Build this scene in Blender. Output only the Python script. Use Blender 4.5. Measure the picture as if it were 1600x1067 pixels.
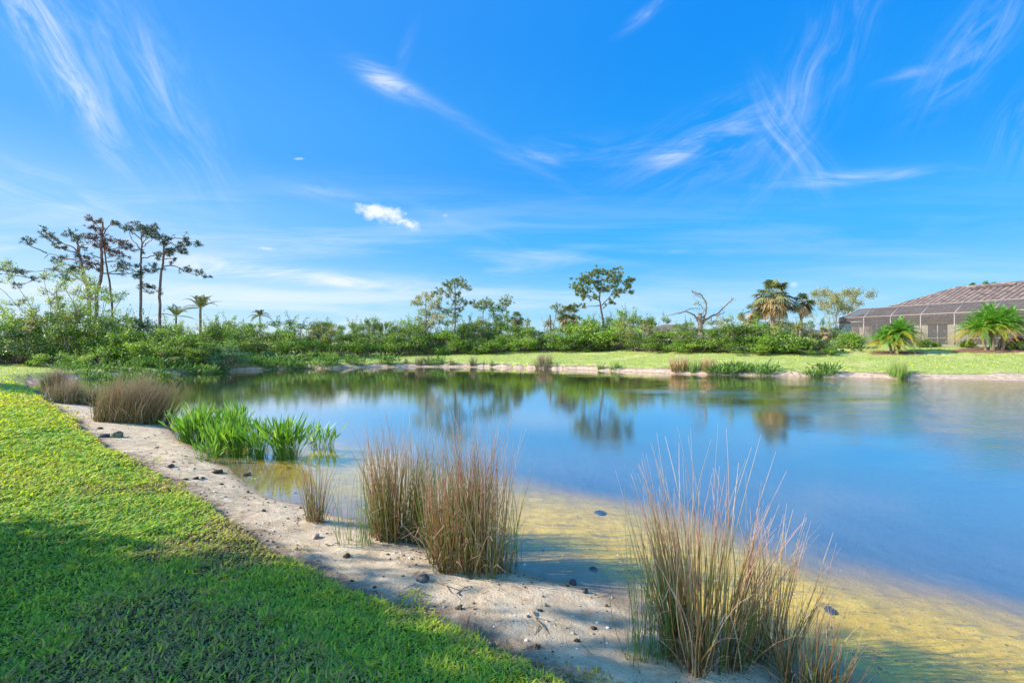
import bpy, math, random
import numpy as np
from math import radians, sin, cos, pi

# ------------------------------------------------------------------ camera, sky, sun
scene = bpy.context.scene
for o in list(bpy.data.objects):
    bpy.data.objects.remove(o)
COL = scene.collection
HOR, FPX, CAMZ = 530.0, 711.0, 2.15          # horizon row, focal length in px, eye height over the water

cam_d = bpy.data.cameras.new('camera'); cam = bpy.data.objects.new('camera', cam_d); COL.objects.link(cam)
cam_d.sensor_width = 36.0; cam_d.lens = 36.0 * FPX / 1600.0
cam_d.shift_y = -(533.5 - HOR) / 1600.0
cam_d.clip_start = 0.1; cam_d.clip_end = 3000
cam.location = (0, 0, CAMZ); cam.rotation_euler = (radians(90), 0, 0)
scene.camera = cam
scene.view_settings.view_transform = 'Standard'
scene.view_settings.look = 'None'
scene.view_settings.exposure = 1.35
scene.view_settings.gamma = 1.0
scene.cycles.use_denoising = True
scene.cycles.max_bounces = 8
scene.cycles.transparent_max_bounces = 24
scene.cycles.sample_clamp_indirect = 6

SUN_AZ = radians(-92)      # from +Y, clockwise positive: the sun stands to the left
SUN_EL = radians(31)
sun_d = bpy.data.lights.new('sun', 'SUN'); sun = bpy.data.objects.new('sun', sun_d); COL.objects.link(sun)
sun_d.energy = 4.7; sun_d.angle = radians(0.5); sun_d.color = (1.0, 0.92, 0.78)
from mathutils import Vector, Matrix
sdir = Vector((sin(SUN_AZ) * cos(SUN_EL), cos(SUN_AZ) * cos(SUN_EL), sin(SUN_EL)))
sun.rotation_euler = sdir.to_track_quat('Z', 'Y').to_euler()
sun.location = sdir * 60


class NT:
    """tiny helper to write node expressions"""
    def __init__(s, tree):
        s.t = tree; s.n = tree.nodes; s.l = tree.links

    def node(s, typ, **kw):
        n = s.n.new(typ)
        for k, v in kw.items():
            setattr(n, k, v)
        return n

    def put(s, sock, v):
        if v is None:
            return
        if isinstance(v, (int, float)):
            sock.default_value = v
        elif isinstance(v, (tuple, list)):
            if len(sock.default_value) == 4 and len(v) == 3:
                v = tuple(v) + (1,)
            sock.default_value = v
        else:
            s.l.new(v, sock)

    def m(s, op, a, b=None, c=None, clamp=False):
        n = s.n.new('ShaderNodeMath'); n.operation = op; n.use_clamp = clamp
        s.put(n.inputs[0], a); s.put(n.inputs[1], b); s.put(n.inputs[2], c)
        return n.outputs[0]

    def add(s, a, b): return s.m('ADD', a, b)
    def sub(s, a, b): return s.m('SUBTRACT', a, b)
    def mul(s, a, b): return s.m('MULTIPLY', a, b)
    def div(s, a, b): return s.m('DIVIDE', a, b)

    def ss(s, x, lo, hi, a=0.0, b=1.0):
        n = s.n.new('ShaderNodeMapRange'); n.interpolation_type = 'SMOOTHSTEP'
        s.put(n.inputs[0], x); s.put(n.inputs[1], lo); s.put(n.inputs[2], hi); s.put(n.inputs[3], a); s.put(n.inputs[4], b)
        return n.outputs[0]

    def lin(s, x, lo, hi, a=0.0, b=1.0):
        n = s.n.new('ShaderNodeMapRange')
        s.put(n.inputs[0], x); s.put(n.inputs[1], lo); s.put(n.inputs[2], hi); s.put(n.inputs[3], a); s.put(n.inputs[4], b)
        return n.outputs[0]

    def mix(s, f, a, b, blend='MIX'):
        n = s.n.new('ShaderNodeMix'); n.data_type = 'RGBA'; n.blend_type = blend; n.clamp_factor = True
        s.put(n.inputs[0], f); s.put(n.inputs[6], a); s.put(n.inputs[7], b)
        return n.outputs[2]

    def noise(s, vec, scale, detail=3, rough=0.55, dist=0.0, out=0, **kw):
        n = s.n.new('ShaderNodeTexNoise')
        if vec is not None: s.l.new(vec, n.inputs['Vector'])
        n.inputs['Scale'].default_value = scale; n.inputs['Detail'].default_value = detail
        n.inputs['Roughness'].default_value = rough; n.inputs['Distortion'].default_value = dist
        return n.outputs[out]

    def voro(s, vec, scale, feature='F1', out='Distance', rnd=1.0):
        n = s.n.new('ShaderNodeTexVoronoi'); n.feature = feature
        if vec is not None: s.l.new(vec, n.inputs['Vector'])
        n.inputs['Scale'].default_value = scale; n.inputs['Randomness'].default_value = rnd
        return n.outputs[out]

    def comb(s, x, y, z=0.0):
        n = s.n.new('ShaderNodeCombineXYZ'); s.put(n.inputs[0], x); s.put(n.inputs[1], y); s.put(n.inputs[2], z)
        return n.outputs[0]

    def sep(s, v):
        n = s.n.new('ShaderNodeSeparateXYZ'); s.l.new(v, n.inputs[0]); return n.outputs

    def scale(s, v, sc):
        n = s.n.new('ShaderNodeVectorMath'); n.operation = 'MULTIPLY'; s.l.new(v, n.inputs[0]); n.inputs[1].default_value = sc
        return n.outputs[0]

    def attr(s, name, out=2):
        n = s.n.new('ShaderNodeAttribute'); n.attribute_name = name; return n.outputs[out]

    def ramp(s, f, stops, interp='LINEAR'):
        n = s.n.new('ShaderNodeValToRGB'); cr = n.color_ramp; cr.interpolation = interp
        while len(cr.elements) > 1: cr.elements.remove(cr.elements[-1])
        for i, (p, c) in enumerate(stops):
            e = cr.elements[0] if i == 0 else cr.elements.new(p)
            e.position = p; e.color = (c[0], c[1], c[2], 1)
        s.put(n.inputs[0], f)
        return n.outputs[0]


world = bpy.data.worlds.new('World'); scene.world = world; world.use_nodes = True


def build_world():
    w = NT(world.node_tree); w.n.clear()
    sky = w.node('ShaderNodeTexSky', sky_type='NISHITA')
    sky.sun_disc = False; sky.sun_elevation = SUN_EL; sky.sun_rotation = SUN_AZ % (2 * pi)
    sky.air_density = 1.0; sky.dust_density = 0.35; sky.ozone_density = 3.0; sky.altitude = 0
    geo = w.node('ShaderNodeTexCoord')
    x, y, z = w.sep(geo.outputs['Generated'])
    ay = w.m('MAXIMUM', w.m('ABSOLUTE', y), 0.05)
    u = w.div(x, ay); v = w.div(z, ay)
    uv = w.comb(u, v, 0.0)
    # clear-air blue by height over the horizon, paler towards the sun; the physical sky is laid over it
    el = w.m('ARCSINE', w.m('MAXIMUM', z, 0.0))
    sunny = w.ss(w.add(w.mul(x, SUN_DIR[0]), w.add(w.mul(y, SUN_DIR[1]), w.mul(z, SUN_DIR[2]))), -0.15, 1.0)
    away = w.ramp(w.m('DIVIDE', el, 1.2), [(p, tuple(c * SKY_K for c in col)) for p, col in SKY_AWAY], 'EASE')
    near = w.ramp(w.m('DIVIDE', el, 1.2), [(p, tuple(c * SKY_K for c in col)) for p, col in SKY_NEAR], 'EASE')
    air = w.mix(w.m('MAXIMUM', sunny, w.ss(y, 0.1, -0.5, 0, 0.8)), away, near)
    base = w.mix(0.05, w.mix(1.0, air, (100, 100, 100), 'MULTIPLY'), w.mix(1.0, sky.outputs[0], (.55, .9, 1.3), 'MULTIPLY'))
    base = w.mix(w.ss(y, -.05, -.6), base, w.mix(1.0, base, (7.0, 4.2, 2.8), 'MULTIPLY'))     # unseen sky behind the camera, brightened as added fill for the shade
    # slow warp so that streaks bend like cirrus
    wn = w.noise(uv, 1.6, 2, 0.5, out=1)
    wx, wy, wz = w.sep(wn)
    uw = w.add(u, w.mul(w.sub(wx, 0.5), 0.34)); vw = w.add(v, w.mul(w.sub(wy, 0.5), 0.22))
    total = None
    fields_ = {}

    def streak(px, py, ang, la, lb, amt, nf=4.0, stretch=7.0, thr=0.42, warp=True, seed=0.0):
        nonlocal total
        u0 = (px - 800) / FPX; v0 = (HOR - py) / FPX
        a, b = (uw, vw) if warp else (u, v)
        du = w.sub(a, u0); dv = w.sub(b, v0)
        ca, sa = cos(radians(ang)), sin(radians(ang))
        p = w.add(w.mul(du, ca), w.mul(dv, sa)); q = w.sub(w.mul(dv, ca), w.mul(du, sa))
        g = w.m('EXPONENT', w.mul(w.add(w.m('POWER', w.div(w.m('ABSOLUTE', p), la / FPX), 2.0),
                                        w.m('POWER', w.div(w.m('ABSOLUTE', q), lb / FPX), 2.0)), -1.0))
        ga = min((-56, -20, 0, 28, 60), key=lambda g_: abs(g_ - ang))
        if ga not in fields_:            # one wispy noise field for each wind direction
            cg, sg = cos(radians(ga)), sin(radians(ga))
            pp = w.add(w.mul(u, cg), w.mul(v, sg)); qq = w.sub(w.mul(v, cg), w.mul(u, sg))
            fields_[ga] = w.noise(w.comb(w.mul(pp, 4.5), w.mul(w.add(qq, w.mul(w.sub(wx, .5), .25)), 24), ga * .37), 1.0, 5, 0.66, 0.7)
        n = w.ss(fields_[ga], thr - .06, 0.86)
        r = w.mul(w.mul(g, n), amt)
        total = r if total is None else w.add(total, r)
    for s in CLOUDS:
        streak(*s)
    # thin veil low over the horizon, stronger towards the sun
    veil_n = w.noise(w.comb(w.mul(u, 1.1), w.mul(v, 11.0), 3.3), 1.5, 5, 0.6, 0.5)
    veil = w.mul(w.mul(w.ss(veil_n, 0.4, 0.72), w.ss(v, 0.42, 0.02)), w.ss(u, 0.9, -1.0, 0.22, 0.72))
    total = w.add(total, veil)
    # small puffy cumulus
    for (px, py, la, lb, ang, amt) in PUFFS:
        u0 = (px - 800) / FPX; v0 = (HOR - py) / FPX
        du = w.sub(u, u0); dv = w.sub(v, v0)
        ca, sa = cos(radians(ang)), sin(radians(ang))
        p = w.add(w.mul(du, ca), w.mul(dv, sa)); q = w.sub(w.mul(dv, ca), w.mul(du, sa))
        e = w.add(w.m('POWER', w.div(w.m('ABSOLUTE', p), la / FPX), 2.0), w.m('POWER', w.div(w.m('ABSOLUTE', q), lb / FPX), 2.0))
        nn = w.noise(w.comb(u, w.mul(v, 1.4), 7.0), 34.0, 6, 0.62, 0.3)
        body = w.sub(w.add(w.mul(nn, 1.9), 0.05), e)
        total = w.add(total, w.mul(w.ss(body, 0.25, 1.15), amt))
    cloud = w.m('MINIMUM', total, 0.95)
    cloud = w.mul(cloud, w.ss(z, -0.02, 0.03))
    col = w.mix(cloud, base, CLOUD_COL)
    bg = w.node('ShaderNodeBackground'); w.l.new(col, bg.inputs[0]); bg.inputs[1].default_value = 0.15
    out = w.node('ShaderNodeOutputWorld'); w.l.new(bg.outputs[0], out.inputs[0])


SUN_DIR = (sdir.x, sdir.y, sdir.z)
SKY_K = 1.0 / (2 ** scene.view_settings.exposure) / 0.15 / 100      # ramps hold at most 1
SKY_AWAY = [(0.0, (.52, .78, .95)), (.06, (.27, .64, .96)), (.16, (.055, .46, .98)), (.30, (.008, .33, .95)), (.5, (.002, .28, .93)), (.8, (.002, .19, .80))]
SKY_NEAR = [(0.0, (.72, .85, .95)), (.06, (.64, .82, .96)), (.16, (.33, .63, .97)), (.30, (.11, .44, .96)), (.5, (.06, .35, .95)), (.8, (.05, .30, .90))]
CLOUD_COL = (2.55, 2.7, 2.8)
CLOUDS = [  # px, py, angle, half length, half width, amount, noise freq, stretch, threshold, warp, seed
    (95, 100, -58, 150, 28, 0.95, 4.0, 9, 0.36, False, 0.3),
    (60, 20, -50, 90, 42, 0.40, 4.0, 9, 0.38, False, 1.3),
    (225, 120, -60, 190, 55, 0.38, 3.0, 6, 0.40, False, 2.1),
    (600, 125, -28, 46, 14, 1.0, 8.0, 3, 0.34, False, 3.7),
    (720, 190, -32, 150, 10, 0.22, 5.0, 4, 0.34, False, 4.2),
    (632, 80, 70, 40, 8, 0.22, 6.0, 4, 0.36, False, 4.9),
    (838, 245, -14, 34, 7, 0.45, 8.0, 4, 0.34, False, 5.4),
    (1045, 245, 12, 38, 13, 0.62, 8.0, 4, 0.34, False, 6.4),
    (1120, 215, 20, 130, 34, 0.42, 5.0, 6, 0.42, True, 7.7),
    (1250, 215, -55, 70, 34, 0.45, 6.0, 5, 0.42, True, 8.1),
    (1275, 120, 62, 170, 42, 0.34, 4.0, 7, 0.42, False, 8.8),
    (1350, 276, 4, 110, 9, 0.8, 5.0, 7, 0.34, False, 9.3),
    (930, 235, 3, 130, 22, 0.22, 4.0, 7, 0.42, True, 9.9),
    (1530, 60, 52, 110, 38, 0.36, 4.0, 6, 0.42, False, 10.4),
    (1420, 115, 14, 50, 8, 0.30, 5.0, 5, 0.40, False, 11.0),
    (1475, 135, 40, 70, 26, 0.22, 5.0, 6, 0.42, False, 11.5),
    (1590, 200, 70, 60, 40, 0.20, 4.0, 5, 0.42, False, 12.0),
    (1018, 15, 38, 42, 8, 0.55, 6.0, 5, 0.36, False, 12.6),
    (60, 300, -16, 180, 34, 0.42, 3.0, 7, 0.38, False, 13.1),
    (880, 402, -5, 90, 6, 0.42, 4.0, 5, 0.34, False, 14.1),
    (1040, 393, -1, 70, 3.5, 0.26, 4.0, 5, 0.34, False, 14.8),
    (500, 436, -7, 190, 11, 1.0, 3.0, 8, 0.34, False, 15.2),
    (320, 418, -3, 130, 16, 0.75, 3.0, 7, 0.36, False, 15.9),
    (720, 350, -22, 110, 8, 0.22, 4.0, 6, 0.38, False, 16.3),
    (520, 305, -14, 70, 14, 0.30, 5.0, 6, 0.40, False, 17.0),
    (810, 482, -1, 60, 9, 0.40, 4.0, 5, 0.34, False, 17.9),
]
PUFFS = [(596, 334, 54, 19, -13, 1.0), (643, 352, 20, 13, -30, 0.85), (418, 389, 20, 4, -5, 0.45),
         (470, 248, 13, 3, 3, 0.4), (696, 337, 6, 4, 0, 0.22), (1240, 445, 9, 6, 0, 0.35)]
build_world()

# ------------------------------------------------------------------ mesh helpers
class MB:
    def __init__(s):
        s.V = []; s.Q = []; s.T = []; s.A = []; s.n = 0

    def add(s, V, quads=None, tris=None, v=0.5, h=0.5):
        V = np.asarray(V, float).reshape(-1, 3); k = len(V)
        a = np.empty((k, 2)); a[:, 0] = v; a[:, 1] = h
        s.V.append(V); s.A.append(a)
        if quads is not None and len(quads): s.Q.append(np.asarray(quads, int).reshape(-1, 4) + s.n)
        if tris is not None and len(tris): s.T.append(np.asarray(tris, int).reshape(-1, 3) + s.n)
        s.n += k

    def box(s, x0, x1, y0, y1, z0, z1, v=0.5, h=0.5):
        V = [(x, y, z) for z in (z0, z1) for y in (y0, y1) for x in (x0, x1)]
        s.add(V, [(0, 2, 3, 1), (4, 5, 7, 6), (0, 1, 5, 4), (2, 6, 7, 3), (0, 4, 6, 2), (1, 3, 7, 5)], v=v, h=h)

    def bar(s, a, b, wd, ht=None, v=0.5):
        a = np.array(a, float); b = np.array(b, float); d = b - a; d /= np.linalg.norm(d)
        up = np.array([0, 0, 1.0]) if abs(d[2]) < 0.95 else np.array([0, 1.0, 0])
        sx = np.cross(d, up); sx /= np.linalg.norm(sx); sy = np.cross(sx, d); ht = ht or wd
        V = []
        for p in (a, b):
            for i, j in ((-1, -1), (1, -1), (1, 1), (-1, 1)):
                V.append(p + sx * i * wd / 2 + sy * j * ht / 2)
        s.add(V, [(0, 3, 2, 1), (4, 5, 6, 7), (0, 1, 5, 4), (1, 2, 6, 5), (2, 3, 7, 6), (3, 0, 4, 7)], v=v)

    def tube(s, pts, rad, n=6, v=0.5, h0=0.0, h1=1.0, cap=True):
        P = np.asarray(pts, float); K = len(P)
        R = np.asarray(rad, float) * np.ones(K) if np.ndim(rad) == 0 else np.asarray(rad, float)
        D = np.gradient(P, axis=0); D /= (np.linalg.norm(D, axis=1)[:, None] + 1e-9)
        ref = np.array([0.13, 0.97, 0.2]);
        if abs(D.mean(0) @ ref) > 0.9: ref = np.array([0.95, 0.1, 0.2])
        X = np.cross(D, ref); X /= (np.linalg.norm(X, axis=1)[:, None] + 1e-9); Y = np.cross(D, X)
        th = np.arange(n) * 2 * pi / n
        V = P[:, None, :] + R[:, None, None] * (X[:, None, :] * np.cos(th)[None, :, None] + Y[:, None, :] * np.sin(th)[None, :, None])
        V = V.reshape(-1, 3)
        q = []
        for i in range(K - 1):
            for j in range(n):
                q.append((i * n + j, i * n + (j + 1) % n, (i + 1) * n + (j + 1) % n, (i + 1) * n + j))
        hh = np.repeat(np.linspace(h0, h1, K), n)
        tr = []
        if cap:
            V = np.vstack([V, P[-1:], P[:1]]); hh = np.append(hh, [h1, h0])
            for j in range(n):
                tr.append(((K - 1) * n + j, (K - 1) * n + (j + 1) % n, K * n)); tr.append(((j + 1) % n, j, K * n + 1))
        s.add(V, q, tr, v=v, h=hh)

    def build(s, name, mat, parent=None, smooth=False, loc=None):
        V = np.vstack(s.V); A = np.vstack(s.A)
        Q = np.vstack(s.Q) if s.Q else np.zeros((0, 4), int); T = np.vstack(s.T) if s.T else np.zeros((0, 3), int)
        me = bpy.data.meshes.new(name)
        me.vertices.add(len(V)); me.vertices.foreach_set('co', V.astype(np.float32).ravel())
        nl = Q.size + T.size
        me.loops.add(nl); me.loops.foreach_set('vertex_index', np.concatenate([Q.ravel(), T.ravel()]).astype(np.int32))
        me.polygons.add(len(Q) + len(T))
        st = np.concatenate([np.arange(len(Q)) * 4, len(Q) * 4 + np.arange(len(T)) * 3]).astype(np.int32)
        me.polygons.foreach_set('loop_start', st)
        try:
            me.polygons.foreach_set('loop_total', np.concatenate([np.full(len(Q), 4), np.full(len(T), 3)]).astype(np.int32))
        except Exception:
            pass
        if smooth: me.polygons.foreach_set('use_smooth', np.ones(len(Q) + len(T), bool))
        for i, nm in enumerate(('v', 'h')):
            at = me.attributes.new(nm, 'FLOAT', 'POINT'); at.data.foreach_set('value', A[:, i].astype(np.float32))
        me.update(calc_edges=True); me.validate()
        me.materials.append(mat)
        o = bpy.data.objects.new(name, me); COL.objects.link(o)
        if parent is not None: o.parent = parent
        if loc is not None: o.location = loc
        return o


def tag(o, label=None, cat=None, group=None, kind=None):
    if label: o['label'] = label
    if cat: o['category'] = cat
    if group: o['group'] = group
    if kind: o['kind'] = kind
    return o


def thing(name, loc, label, cat, group=None, rz=0.0, sc=1.0):
    o = bpy.data.objects.new(name, None); COL.objects.link(o)
    o.location = loc; o.rotation_euler = (0, 0, rz)
    o.scale = (sc, sc, sc) if np.ndim(sc) == 0 else sc
    o.empty_display_size = 0.3
    return tag(o, label, cat, group)


def copy_thing(src, loc, label, group=None, rz=0.0, sc=1.0):
    r = src.copy(); COL.objects.link(r); r.location = loc; r.rotation_euler = (0, 0, rz)
    r.scale = (sc, sc, sc) if np.ndim(sc) == 0 else sc
    r['label'] = label
    if group: r['group'] = group
    for ch in [c for c in bpy.data.objects if c.parent == src]:
        c = ch.copy(); COL.objects.link(c); c.parent = r
    return r


def ico(sub=2):
    import bmesh
    bm = bmesh.new(); bmesh.ops.create_icosphere(bm, subdivisions=sub, radius=1.0)
    V = np.array([v.co[:] for v in bm.verts]); F = np.array([[v.index for v in f.verts] for f in bm.faces]); bm.free()
    return V, F

# ------------------------------------------------------------------ the lie of the land
def chaikin(P, k=3, closed=True):
    P = np.array(P, float)
    for _ in range(k):
        N = np.roll(P, -1, 0)
        P = np.stack([P * .75 + N * .25, P * .25 + N * .75], 1).reshape(-1, 2)
    return P


def wpt(px, py, z=0.0):
    d = FPX * (CAMZ - z) / (py - HOR); return ((px - 800) / FPX * d, d)


SHORE = [wpt(245, 656), wpt(285, 692), wpt(345, 722), wpt(395, 768), wpt(480, 795), wpt(600, 825), wpt(700, 868),
         wpt(800, 892), wpt(900, 912), wpt(1000, 965), wpt(1100, 1010), (2.0, 2.75), (3.4, 1.7), (5.5, .1), (9.5, -3), (18, -7), (30, -6), (40, 0), (43, 9),
         (38, 15), (31.5, 19.5), wpt(1600, 597), wpt(1450, 593), wpt(1300, 589.5), wpt(1150, 586), wpt(1040, 583.5), wpt(940, 579),
         wpt(850, 576), wpt(780, 574), wpt(700, 573), wpt(620, 573.5), wpt(560, 574.5), wpt(480, 576), wpt(350, 580), wpt(270, 584),
         wpt(180, 589), (-25.5, 24), (-22, 20), (-16.5, 16.5), (-11.5, 13.3)]
LAWN = [(.35, 2.45), wpt(830, 1030, .25), wpt(770, 1000, .25), wpt(700, 965, .25), wpt(620, 940, .25), wpt(530, 915, .25), wpt(470, 880, .25), wpt(400, 845, .25),
        wpt(350, 800, .25), wpt(300, 775, .25), wpt(240, 738, .25), wpt(200, 712, .25), wpt(150, 690, .25), wpt(110, 650, .25), wpt(68, 628, .25), wpt(48, 603, .25),
        (-24.5, 23), (-28, 27), (-60, 30), (-200, 30), (-200, -200), (60, -200), (40, -30), (16, -12), (8, -5), (4.2, -1.2), (2.6, .6), (1.3, 1.6)]
SHORE_C = chaikin(SHORE, 2); LAWN_C = chaikin(LAWN, 1)


def sdist(X, Y, P):
    """signed distance, positive inside the polygon"""
    X = np.asarray(X, float); Y = np.asarray(Y, float)
    best = np.full(X.shape, 1e9); ins = np.zeros(X.shape, bool); n = len(P)
    for i in range(n):
        ax, ay = P[i]; bx, by = P[(i + 1) % n]
        ex, ey = bx - ax, by - ay
        t = np.clip(((X - ax) * ex + (Y - ay) * ey) / (ex * ex + ey * ey + 1e-12), 0, 1)
        d = (X - ax - t * ex) ** 2 + (Y - ay - t * ey) ** 2
        np.minimum(best, d, out=best)
        c = ((ay > Y) != (by > Y)) & (X < (bx - ax) * (Y - ay) / (by - ay + 1e-12) + ax)
        ins ^= c
    d = np.sqrt(best)
    return np.where(ins, d, -d)


def sst(x, a, b):
    t = np.clip((x - a) / (b - a), 0, 1); return t * t * (3 - 2 * t)


_rg = np.random.default_rng(5)
_W = [(_rg.normal(0, 1, 2) * f, _rg.uniform(0, 6.28), a) for f, a in
      [(.5, 1), (.8, .8), (1.3, .6), (2.1, .45), (3.4, .3), (5.5, .22), (8, .15), (12, .1)] for _ in range(2)]


def wob(X, Y, f=1.0):
    r = 0
    for k, p, a in _W:
        r = r + a * np.sin(k[0] * X * f + k[1] * Y * f + p)
    return r / 2.2


MULCH = [(19.6 + 7.5 - 0.0, 32.3, 2.0, 1.5)]


def fields(X, Y):
    X = np.asarray(X, float); Y = np.asarray(Y, float)
    s = -sdist(X, Y, SHORE_C)                        # + on land
    ln = sdist(X, Y, LAWN_C)
    rag = 0.05 * wob(X, Y, 2.2) + 0.025 * wob(Y, X, 7)
    w = np.maximum(sst(Y, 20, 25), sst(X, 24, 30))
    lf = s - (0.48 - .15 * sst(X, -14, -20)) - 0.26 * wob(X, Y, 1.0) - .1 * wob(Y, X, 3.1)
    l = (ln + rag) * (1 - w) + lf * w
    s = s + 0.03 * wob(X, Y, 3.0) * (1 + 2 * w)
    u = np.maximum(-s, 0)
    # shallow shelf, then the drop-off
    shelf = 1.85 + 0.20 * wob(X, Y, .8) - .35 * sst(X, 2.2, 3.4) + .45 * np.exp(-((X - .3) ** 2 + (Y - 6.5) ** 2) / 5.0) + 1.0 * np.exp(-((X + 3.2) ** 2 + (Y - 8.0) ** 2) / 3.0)
    zw = -0.09 * np.minimum(u / shelf * 1.4, 1) - 0.40 * sst(u, shelf * .60, shelf + 3.0)
    zw = zw + 0.007 * wob(X, Y, 4) * sst(u, .1, .5)
    sp = np.maximum(s, 0)
    frac = sp / (sp + np.maximum(-l, 0) + 1e-6)
    zs = (0.21 + 0.06 * w) * frac ** 0.8 + (0.010 * wob(X, Y, 3) + 0.006 * wob(Y, X, 9)) * sst(s, 0.05, .4)
    lp = np.maximum(l, 0)
    slope = 0.035 + 0.022 * sst(X, -14, 4) + 0.048 * sst(X, 8, 17)
    far = np.minimum(slope * lp, 1.3 - .25 * sst(X, 12, 2) - .5 * sst(X, -6, -18))
    near = 0.27 * (1 - np.exp(-lp / 1.4)) + 0.05 * sst(lp, 8, 20)
    zl = zs + 0.055 * sst(l, -0.02, .07) * (1 + .5 * w) + near * (1 - w) + far * w + 0.006 * wob(X, Y, 2.5) * sst(l, .1, .5)
    z = np.where(s < 0, zw, np.where(l > -0.02, zl, zs))
    return z, s, l


def H(x, y):
    return float(fields(np.array([x]), np.array([y]))[0][0])


def ground(px, py, under=False):
    """the point of the ground (or of the water) that lies in this direction"""
    dx = (px - 800) / FPX; dz = (HOR - py) / FPX
    D = np.concatenate([np.arange(1.5, 14, .02), np.arange(14, 90, .1)])
    zr = CAMZ + dz * D; zg = fields(dx * D, D)[0]
    if not under: zg = np.maximum(zg, 0.0)
    k = np.argmax(zr <= zg)
    if zr[k] > zg[k]: k = len(D) - 1
    return np.array([dx * D[k], D[k], zg[k]])
# ------------------------------------------------------------------ materials
def newmat(name):
    m = bpy.data.materials.new(name); m.use_nodes = True
    t = NT(m.node_tree); t.n.clear()
    return m, t


def finish(t, shader, disp=None):
    o = t.node('ShaderNodeOutputMaterial'); t.l.new(shader, o.inputs[0])


def principled(t, col, rough=0.6, spec=0.4, normal=None, metal=0.0):
    p = t.node('ShaderNodeBsdfPrincipled')
    t.put(p.inputs['Base Color'], col); t.put(p.inputs['Roughness'], rough)
    p.inputs['Specular IOR Level'].default_value = spec; p.inputs['Metallic'].default_value = metal
    if normal is not None: t.l.new(normal, p.inputs['Normal'])
    return p.outputs[0]


def bump(t, h, strength=0.4, dist=0.02):
    b = t.node('ShaderNodeBump'); b.inputs['Strength'].default_value = strength; b.inputs['Distance'].default_value = dist
    t.l.new(h, b.inputs['Height']); return b.outputs[0]


def leaf_mat(name, stops, transl=0.35, rough=0.5, by='v', hstops=None, hmix=0.6, spec=0.35, tint=(1.25, 1.2, .5)):
    """leaf and blade surfaces: each leaf picks its colour from the ramp; light comes through from behind"""
    m, t = newmat(name)
    c = t.ramp(t.attr(by), stops)
    if hstops:
        c = t.mix(hmix, c, t.ramp(t.attr('h'), hstops))
    p = principled(t, c, rough, spec)
    tr = t.node('ShaderNodeBsdfTranslucent'); t.l.new(t.mix(1.0, c, tint, 'MULTIPLY'), tr.inputs[0])
    mx = t.node('ShaderNodeMixShader'); mx.inputs[0].default_value = transl
    t.l.new(p, mx.inputs[1]); t.l.new(tr.outputs[0], mx.inputs[2])
    finish(t, mx.outputs[0]); return m


def bark_mat(name, a, b, scale=6.0):
    m, t = newmat(name)
    tc = t.node('ShaderNodeTexCoord').outputs['Object']
    v = t.scale(tc, (1, 1, .3)); n = t.noise(v, scale, 5, .65)
    finish(t, principled(t, t.mix(t.ss(n, .35, .65), a, b), .85, .2, bump(t, n, .6, .03))); return m


def plain(name, col, rough=.5, spec=.4, vary=.15, scale=4.0, metal=0.0):
    m, t = newmat(name)
    tc = t.node('ShaderNodeTexCoord').outputs['Object']
    n = t.noise(tc, scale, 5, .6)
    lo = tuple(c * (1 - vary) for c in col); hi = tuple(min(1, c * (1 + vary)) for c in col)
    finish(t, principled(t, t.mix(t.ss(n, .3, .7), lo, hi), rough, spec, bump(t, n, .15, .01), metal)); return m


MAT = {}
MAT['grass'] = leaf_mat('lawn_blades', [(0, (.09, .28, .07)), (.35, (.35, .50, .05)), (.62, (.54, .57, .05)), (.82, (.42, .43, .13)), (.9, (.42, .34, .13)), (1, (.26, .19, .11))],
                        .42, .6, spec=.15, tint=(1.25, 1.15, .4))
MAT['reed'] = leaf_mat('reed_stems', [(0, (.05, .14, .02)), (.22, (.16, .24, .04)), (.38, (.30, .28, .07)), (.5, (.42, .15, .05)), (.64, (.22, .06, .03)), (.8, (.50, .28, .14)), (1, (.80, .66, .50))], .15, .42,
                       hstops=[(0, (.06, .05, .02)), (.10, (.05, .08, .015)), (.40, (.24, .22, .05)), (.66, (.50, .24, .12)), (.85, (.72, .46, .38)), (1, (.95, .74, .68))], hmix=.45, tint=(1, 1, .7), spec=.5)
MAT['reed_green'] = leaf_mat('green_reed_stems', [(0, (.07, .20, .02)), (.6, (.18, .32, .05)), (1, (.42, .38, .12))], .2, .45,
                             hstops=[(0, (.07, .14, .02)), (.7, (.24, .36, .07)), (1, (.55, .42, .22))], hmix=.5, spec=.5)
MAT['reed_dry'] = leaf_mat('grey_reed_stems', [(0, (.08, .14, .04)), (.35, (.24, .22, .08)), (.6, (.42, .20, .10)), (.8, (.30, .20, .16)), (1, (.66, .52, .42))], .2, .5,
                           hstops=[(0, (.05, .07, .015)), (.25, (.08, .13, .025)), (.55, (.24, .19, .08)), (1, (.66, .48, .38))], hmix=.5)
MAT['lily'] = leaf_mat('bright_water_leaves', [(0, (.04, .14, .015)), (.5, (.115, .28, .025)), (.85, (.25, .39, .06)), (1, (.46, .40, .12))], .35, .5, spec=.35)
G = lambda s: [(0, tuple(c * .25 * s for c in (.10, .19, .02))), (.45, tuple(c * .8 * s for c in (.14, .27, .025))), (.8, tuple(c * s for c in (.24, .36, .04))), (1, tuple(c * s for c in (.34, .40, .08)))]
MAT['lily_far'] = leaf_mat('shore_leaves', [(0, (.03, .08, .015)), (.5, (.08, .18, .025)), (.85, (.18, .28, .05)), (1, (.38, .34, .12))], .3, .55)
MAT['leaf_bright'] = leaf_mat('bright_green_leaves', G(1.15), .35)
MAT['leaf_mid'] = leaf_mat('mid_green_leaves', G(.8), .32)
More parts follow.
